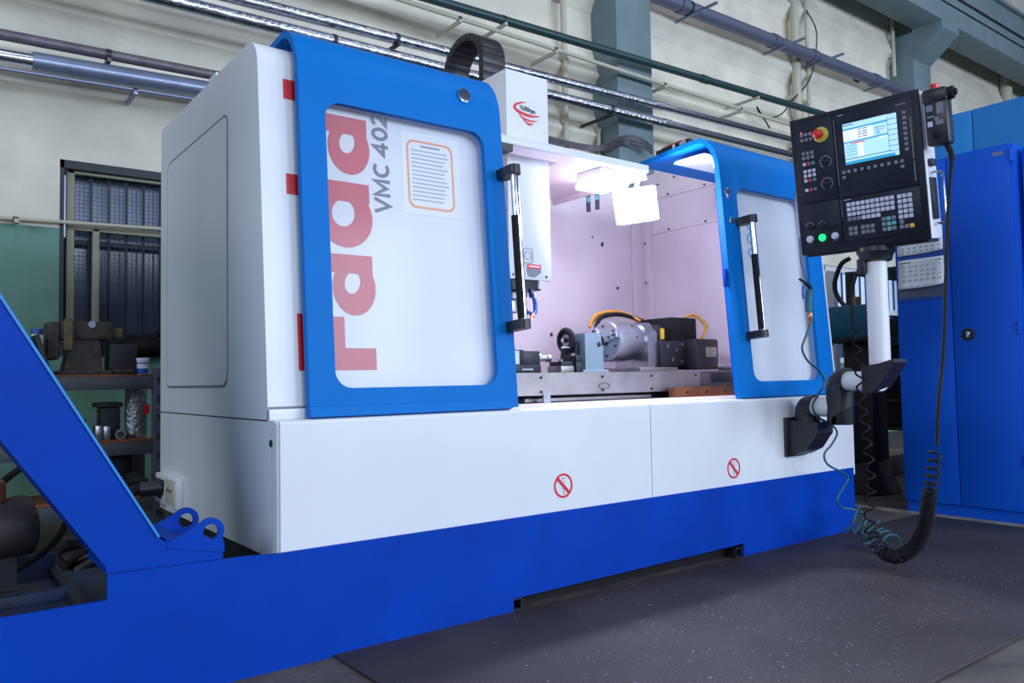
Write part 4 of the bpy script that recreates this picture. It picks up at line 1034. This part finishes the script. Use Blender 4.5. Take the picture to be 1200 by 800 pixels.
pl = MB().box(5.3, 6.05, .95, 2.2, 0, .16, .008).build('concrete_block', 'concrete_light'); tag(pl, 'pale low concrete block on the floor behind the pedestal', 'concrete block')
wc = thing('white_frame', 'white perforated upright of a frame beside the right blue door', 'frame', (4.85, at(976, 380, x=4.85).y, 0))
MB().box(-.03, .03, -.035, .035, 0, 1.60, .004).build('upright', 'bucket_white', wc)
MB().box(-.02, .02, .035, .30, 1.42, 1.46).build('cross_rail', 'bucket_white', wc, 0)
for k in range(7): MB().box(-.034, -.03, -.02, .02, .55+.12*k, .57+.12*k).build('slot', 'black_ink', wc, 0)

# ================================================================== left background: rack by the window
RY_ = 2.08
ra = thing('storage_rack', 'grey slotted steel rack with orange boards under the barred window', 'rack', (0, RY_, 0))
x1 = .165
for x in (-1.1, x1):
    for y in (0, .42):
        pst = MB().box(x-.028, x+.028, y-.02, y+.02, 0, .90, .003).build('post', 'rack_grey', ra)
        if y == 0 and x > 0:
            for k in range(9): MB().box(x-.010, x+.012, y-.0212, y-.0195, .06+.095*k, .095+.095*k).build('slot', 'black_ink', pst, 0)
for z in (.262, .545, .870):
    MB().box(-1.09, x1-.03, .0, .42, z-.012, z, .002).build('shelf_board', 'board_orange', ra)
    MB().box(-1.075, x1-.03, -.015, .0, z-.075, z-.012, .003).build('front_beam', 'rack_grey', ra)
    MB().box(-1.075, x1-.03, .42, .435, z-.075, z-.012, .003).build('rear_beam', 'rack_grey', ra)
# on the top board
hv = thing('old_vice', 'rusty iron bench vice with wide jaws on the rack top', 'vice', (-.145, RY_+.17, .8705))
MB().box(-.13, .11, -.09, .09, 0, .022, .004).build('base_plate', 'rust_iron', hv)
MB().prism([(-.10, .022), (.075, .022), (.055, .175), (-.07, .175)], 'y', -.07, .07).build('body', 'rust_iron', hv, 0)
MB().box(-.12, .115, -.08, .08, .175, .265, .008).build('jaw_block', 'rust_iron', hv)
MB().box(.115, .165, -.06, .06, .185, .235, .006).build('rear_lug', 'iron_yellowed', hv)
MB().box(-.175, -.12, -.09, .06, .075, .26, .012).build('slide_jaw', 'rust_iron', hv)
MB().box(-.105, -.065, -.098, -.08, .12, .275, .004).build('jaw_strap', 'iron_yellowed', hv)
MB().cone((.02, -.082, .25), (.02, -.09, .25), .017, n=16).build('round_plug', 'pipe_slate', hv)
bx_ = thing('iron_box', 'plain dark iron block standing beside the old vice', 'block', (.030, RY_+.16, .8705)); MB().box(-.075, .055, -.07, .07, 0, .155, .01).build('block', 'dark_iron', bx_); MB().box(-.06, .04, -.0715, -.069, .01, .03, 0).build('edge_line', 'rust_iron', bx_, 0)
def bucket(loc, label):
    t = thing('paint_bucket', label, 'bucket', loc)
    MB().lathe((0, 0, 0), (0, 0, 1), [(0, .026), (.030, .028)], 20).build('blue_band', 'bucket_blue', t); MB().lathe((0, 0, .030), (0, 0, 1), [(0, .028), (.04, .030)], 20).build('tub', 'bucket_white', t)
    MB().lathe((0, 0, .054), (0, 0, 1), [(0, .0305), (.006, .0308)], 20).build('stripe', 'bucket_blue', t); MB().lathe((0, 0, .070), (0, 0, 1), [(0, .033), (.012, .033), (.014, .028)], 20).build('lid', 'bucket_white', t)
bucket((.112, RY_+.10, .8705), 'small white and blue tub beside the iron block on the rack')
t = thing('plastic_jar', 'small jar with bright blue cap on the rack top', 'jar', (-.33, RY_+.36, .8705)); MB().lathe((0, 0, 0), (0, 0, 1), [(0, .03), (.20, .03), (.215, .022)], 16).build('jar', 'paper', t); MB().lathe((0, 0, .215), (0, 0, 1), [(0, .03), (.025, .03)], 16).build('cap', 'bucket_blue', t)
for i, (x, ang, h_) in enumerate(((-.315, .28, .20), (-.360, .30, .17))):
    t = thing('iron_plate', ('taller dark iron plate leaning on the rack top', 'shorter dark iron plate leaning on the rack top')[i], 'plate', (x, RY_+.1, .8705), (0, -ang, 0))
    MB().box(-.012, .012, -.08, .08, 0.004, h_, .003).build('plate', 'dark_iron', t); MB().cone((-.013, 0, h_*.6), (.013, 0, h_*.6), .012, n=12).build('boss', 'rust_iron', t)
# on the middle board
t = thing('wrapped_roll', 'upright roll wrapped in shiny crinkled film on middle board', 'roll', (.085, RY_+.12, .5455)); MB().lathe((0, 0, 0), (0, 0, 1), [(0, .050), (.26, .052)], 24).build('roll', 'wrap_silver', t); MB().lathe((0, 0, .04), (0, 0, 1), [(0, .0525), (.1, .053)], 24).build('wrap_band', 'wrap_silver', t); MB().box(.03, .056, -.045, -.02, .12, .17).build('red_tape', 'red_ink', t, 0)
t = thing('iron_casting', 'dark iron casting beside the wrapped roll', 'casting', (-.03, RY_+.16, .5455)); MB().box(-.05, .04, -.06, .06, 0, .16, .01).build('body', 'dark_iron', t); MB().box(-.07, .05, -.07, .07, .16, .185, .006).build('top_flange', 'dark_iron', t)
t = thing('steel_blocks', 'pale small steel jaw block on the middle board', 'block', (-.085, RY_+.05, .5455)); MB().box(-.035, -.002, -.03, .03, 0, .075, .003).build('block', 'steel', t); MB().box(.002, .035, -.03, .03, 0, .07, .003).build('block', 'steel', t)
t = thing('steel_ring', 'small bright steel ring standing before the iron casting', 'ring', (-.005, RY_+.04, .5455)); MB().lathe((0, 0, .026), (0, -1, 0), [(0, .026), (.02, .026), (.02, .018)], 20).build('ring', 'chrome', t); MB().cone((0, -.02, .026), (0, -.022, .026), .016, n=14).build('bore', 'dark_steel', t)
t = thing('tool_box', 'flat dark tool box on the middle board', 'box', (-.23, RY_+.2, .5455)); MB().box(-.10, .08, -.1, .1, 0, .09, .006).build('body', 'dark_iron', t); MB().box(-.105, .085, -.105, .105, .09, .105, .004).build('lid', 'rust_iron', t)
# bottom board
t = thing('chuck_casting', 'dark round chuck casting with jaws on the bottom board', 'casting', (.02, RY_+.14, .2625)); MB().lathe((0, 0, 0), (0, 0, 1), [(0, .13), (.07, .13), (.08, .10), (.11, .06)], 28).build('body', 'dark_iron', t); MB().box(-.05, .05, -.04, .04, .11, .20, .008).build('jaw_block', 'dark_iron', t)
t = thing('floor_hoses', 'tangle of dark hoses on the floor behind the blue arm', 'hoses', (-.05, 1.75, 0))
for k in range(6):
    a = [Vector((-.25+.5*random.random(), -.15+.3*random.random(), .015+.15*random.random())) for _ in range(6)]; a[0].z = .018; a[-1].z = .018
    MB().tube(spline(a, 8), .012+.006*random.random(), 8).build('hose', ('black_rubber', 'pipe_rust', 'dark_iron')[k % 3], t)
t = thing('dark_bag', 'black bundled sack on the window sill beside the machine', 'sack', (.36, WY+.02, W1z0+.0))
bmx = MB(); bmx.lathe((0, 0, 0), (0, 0, 1), [(0, .12), (.03, .16), (.07, .16), (.10, .13), (.125, .07), (.13, 0)], 18)
for v in bmx.bm.verts: v.co += Vector((random.uniform(-.02, .02), random.uniform(-.012, .012), random.uniform(0, .012)))
bmx.build('sack', 'black_rubber', t, 80); MB().cone((.04, -.0, .10), (.13, 0, .17), .03, .02, n=8).build('tie', 'black_rubber', t)
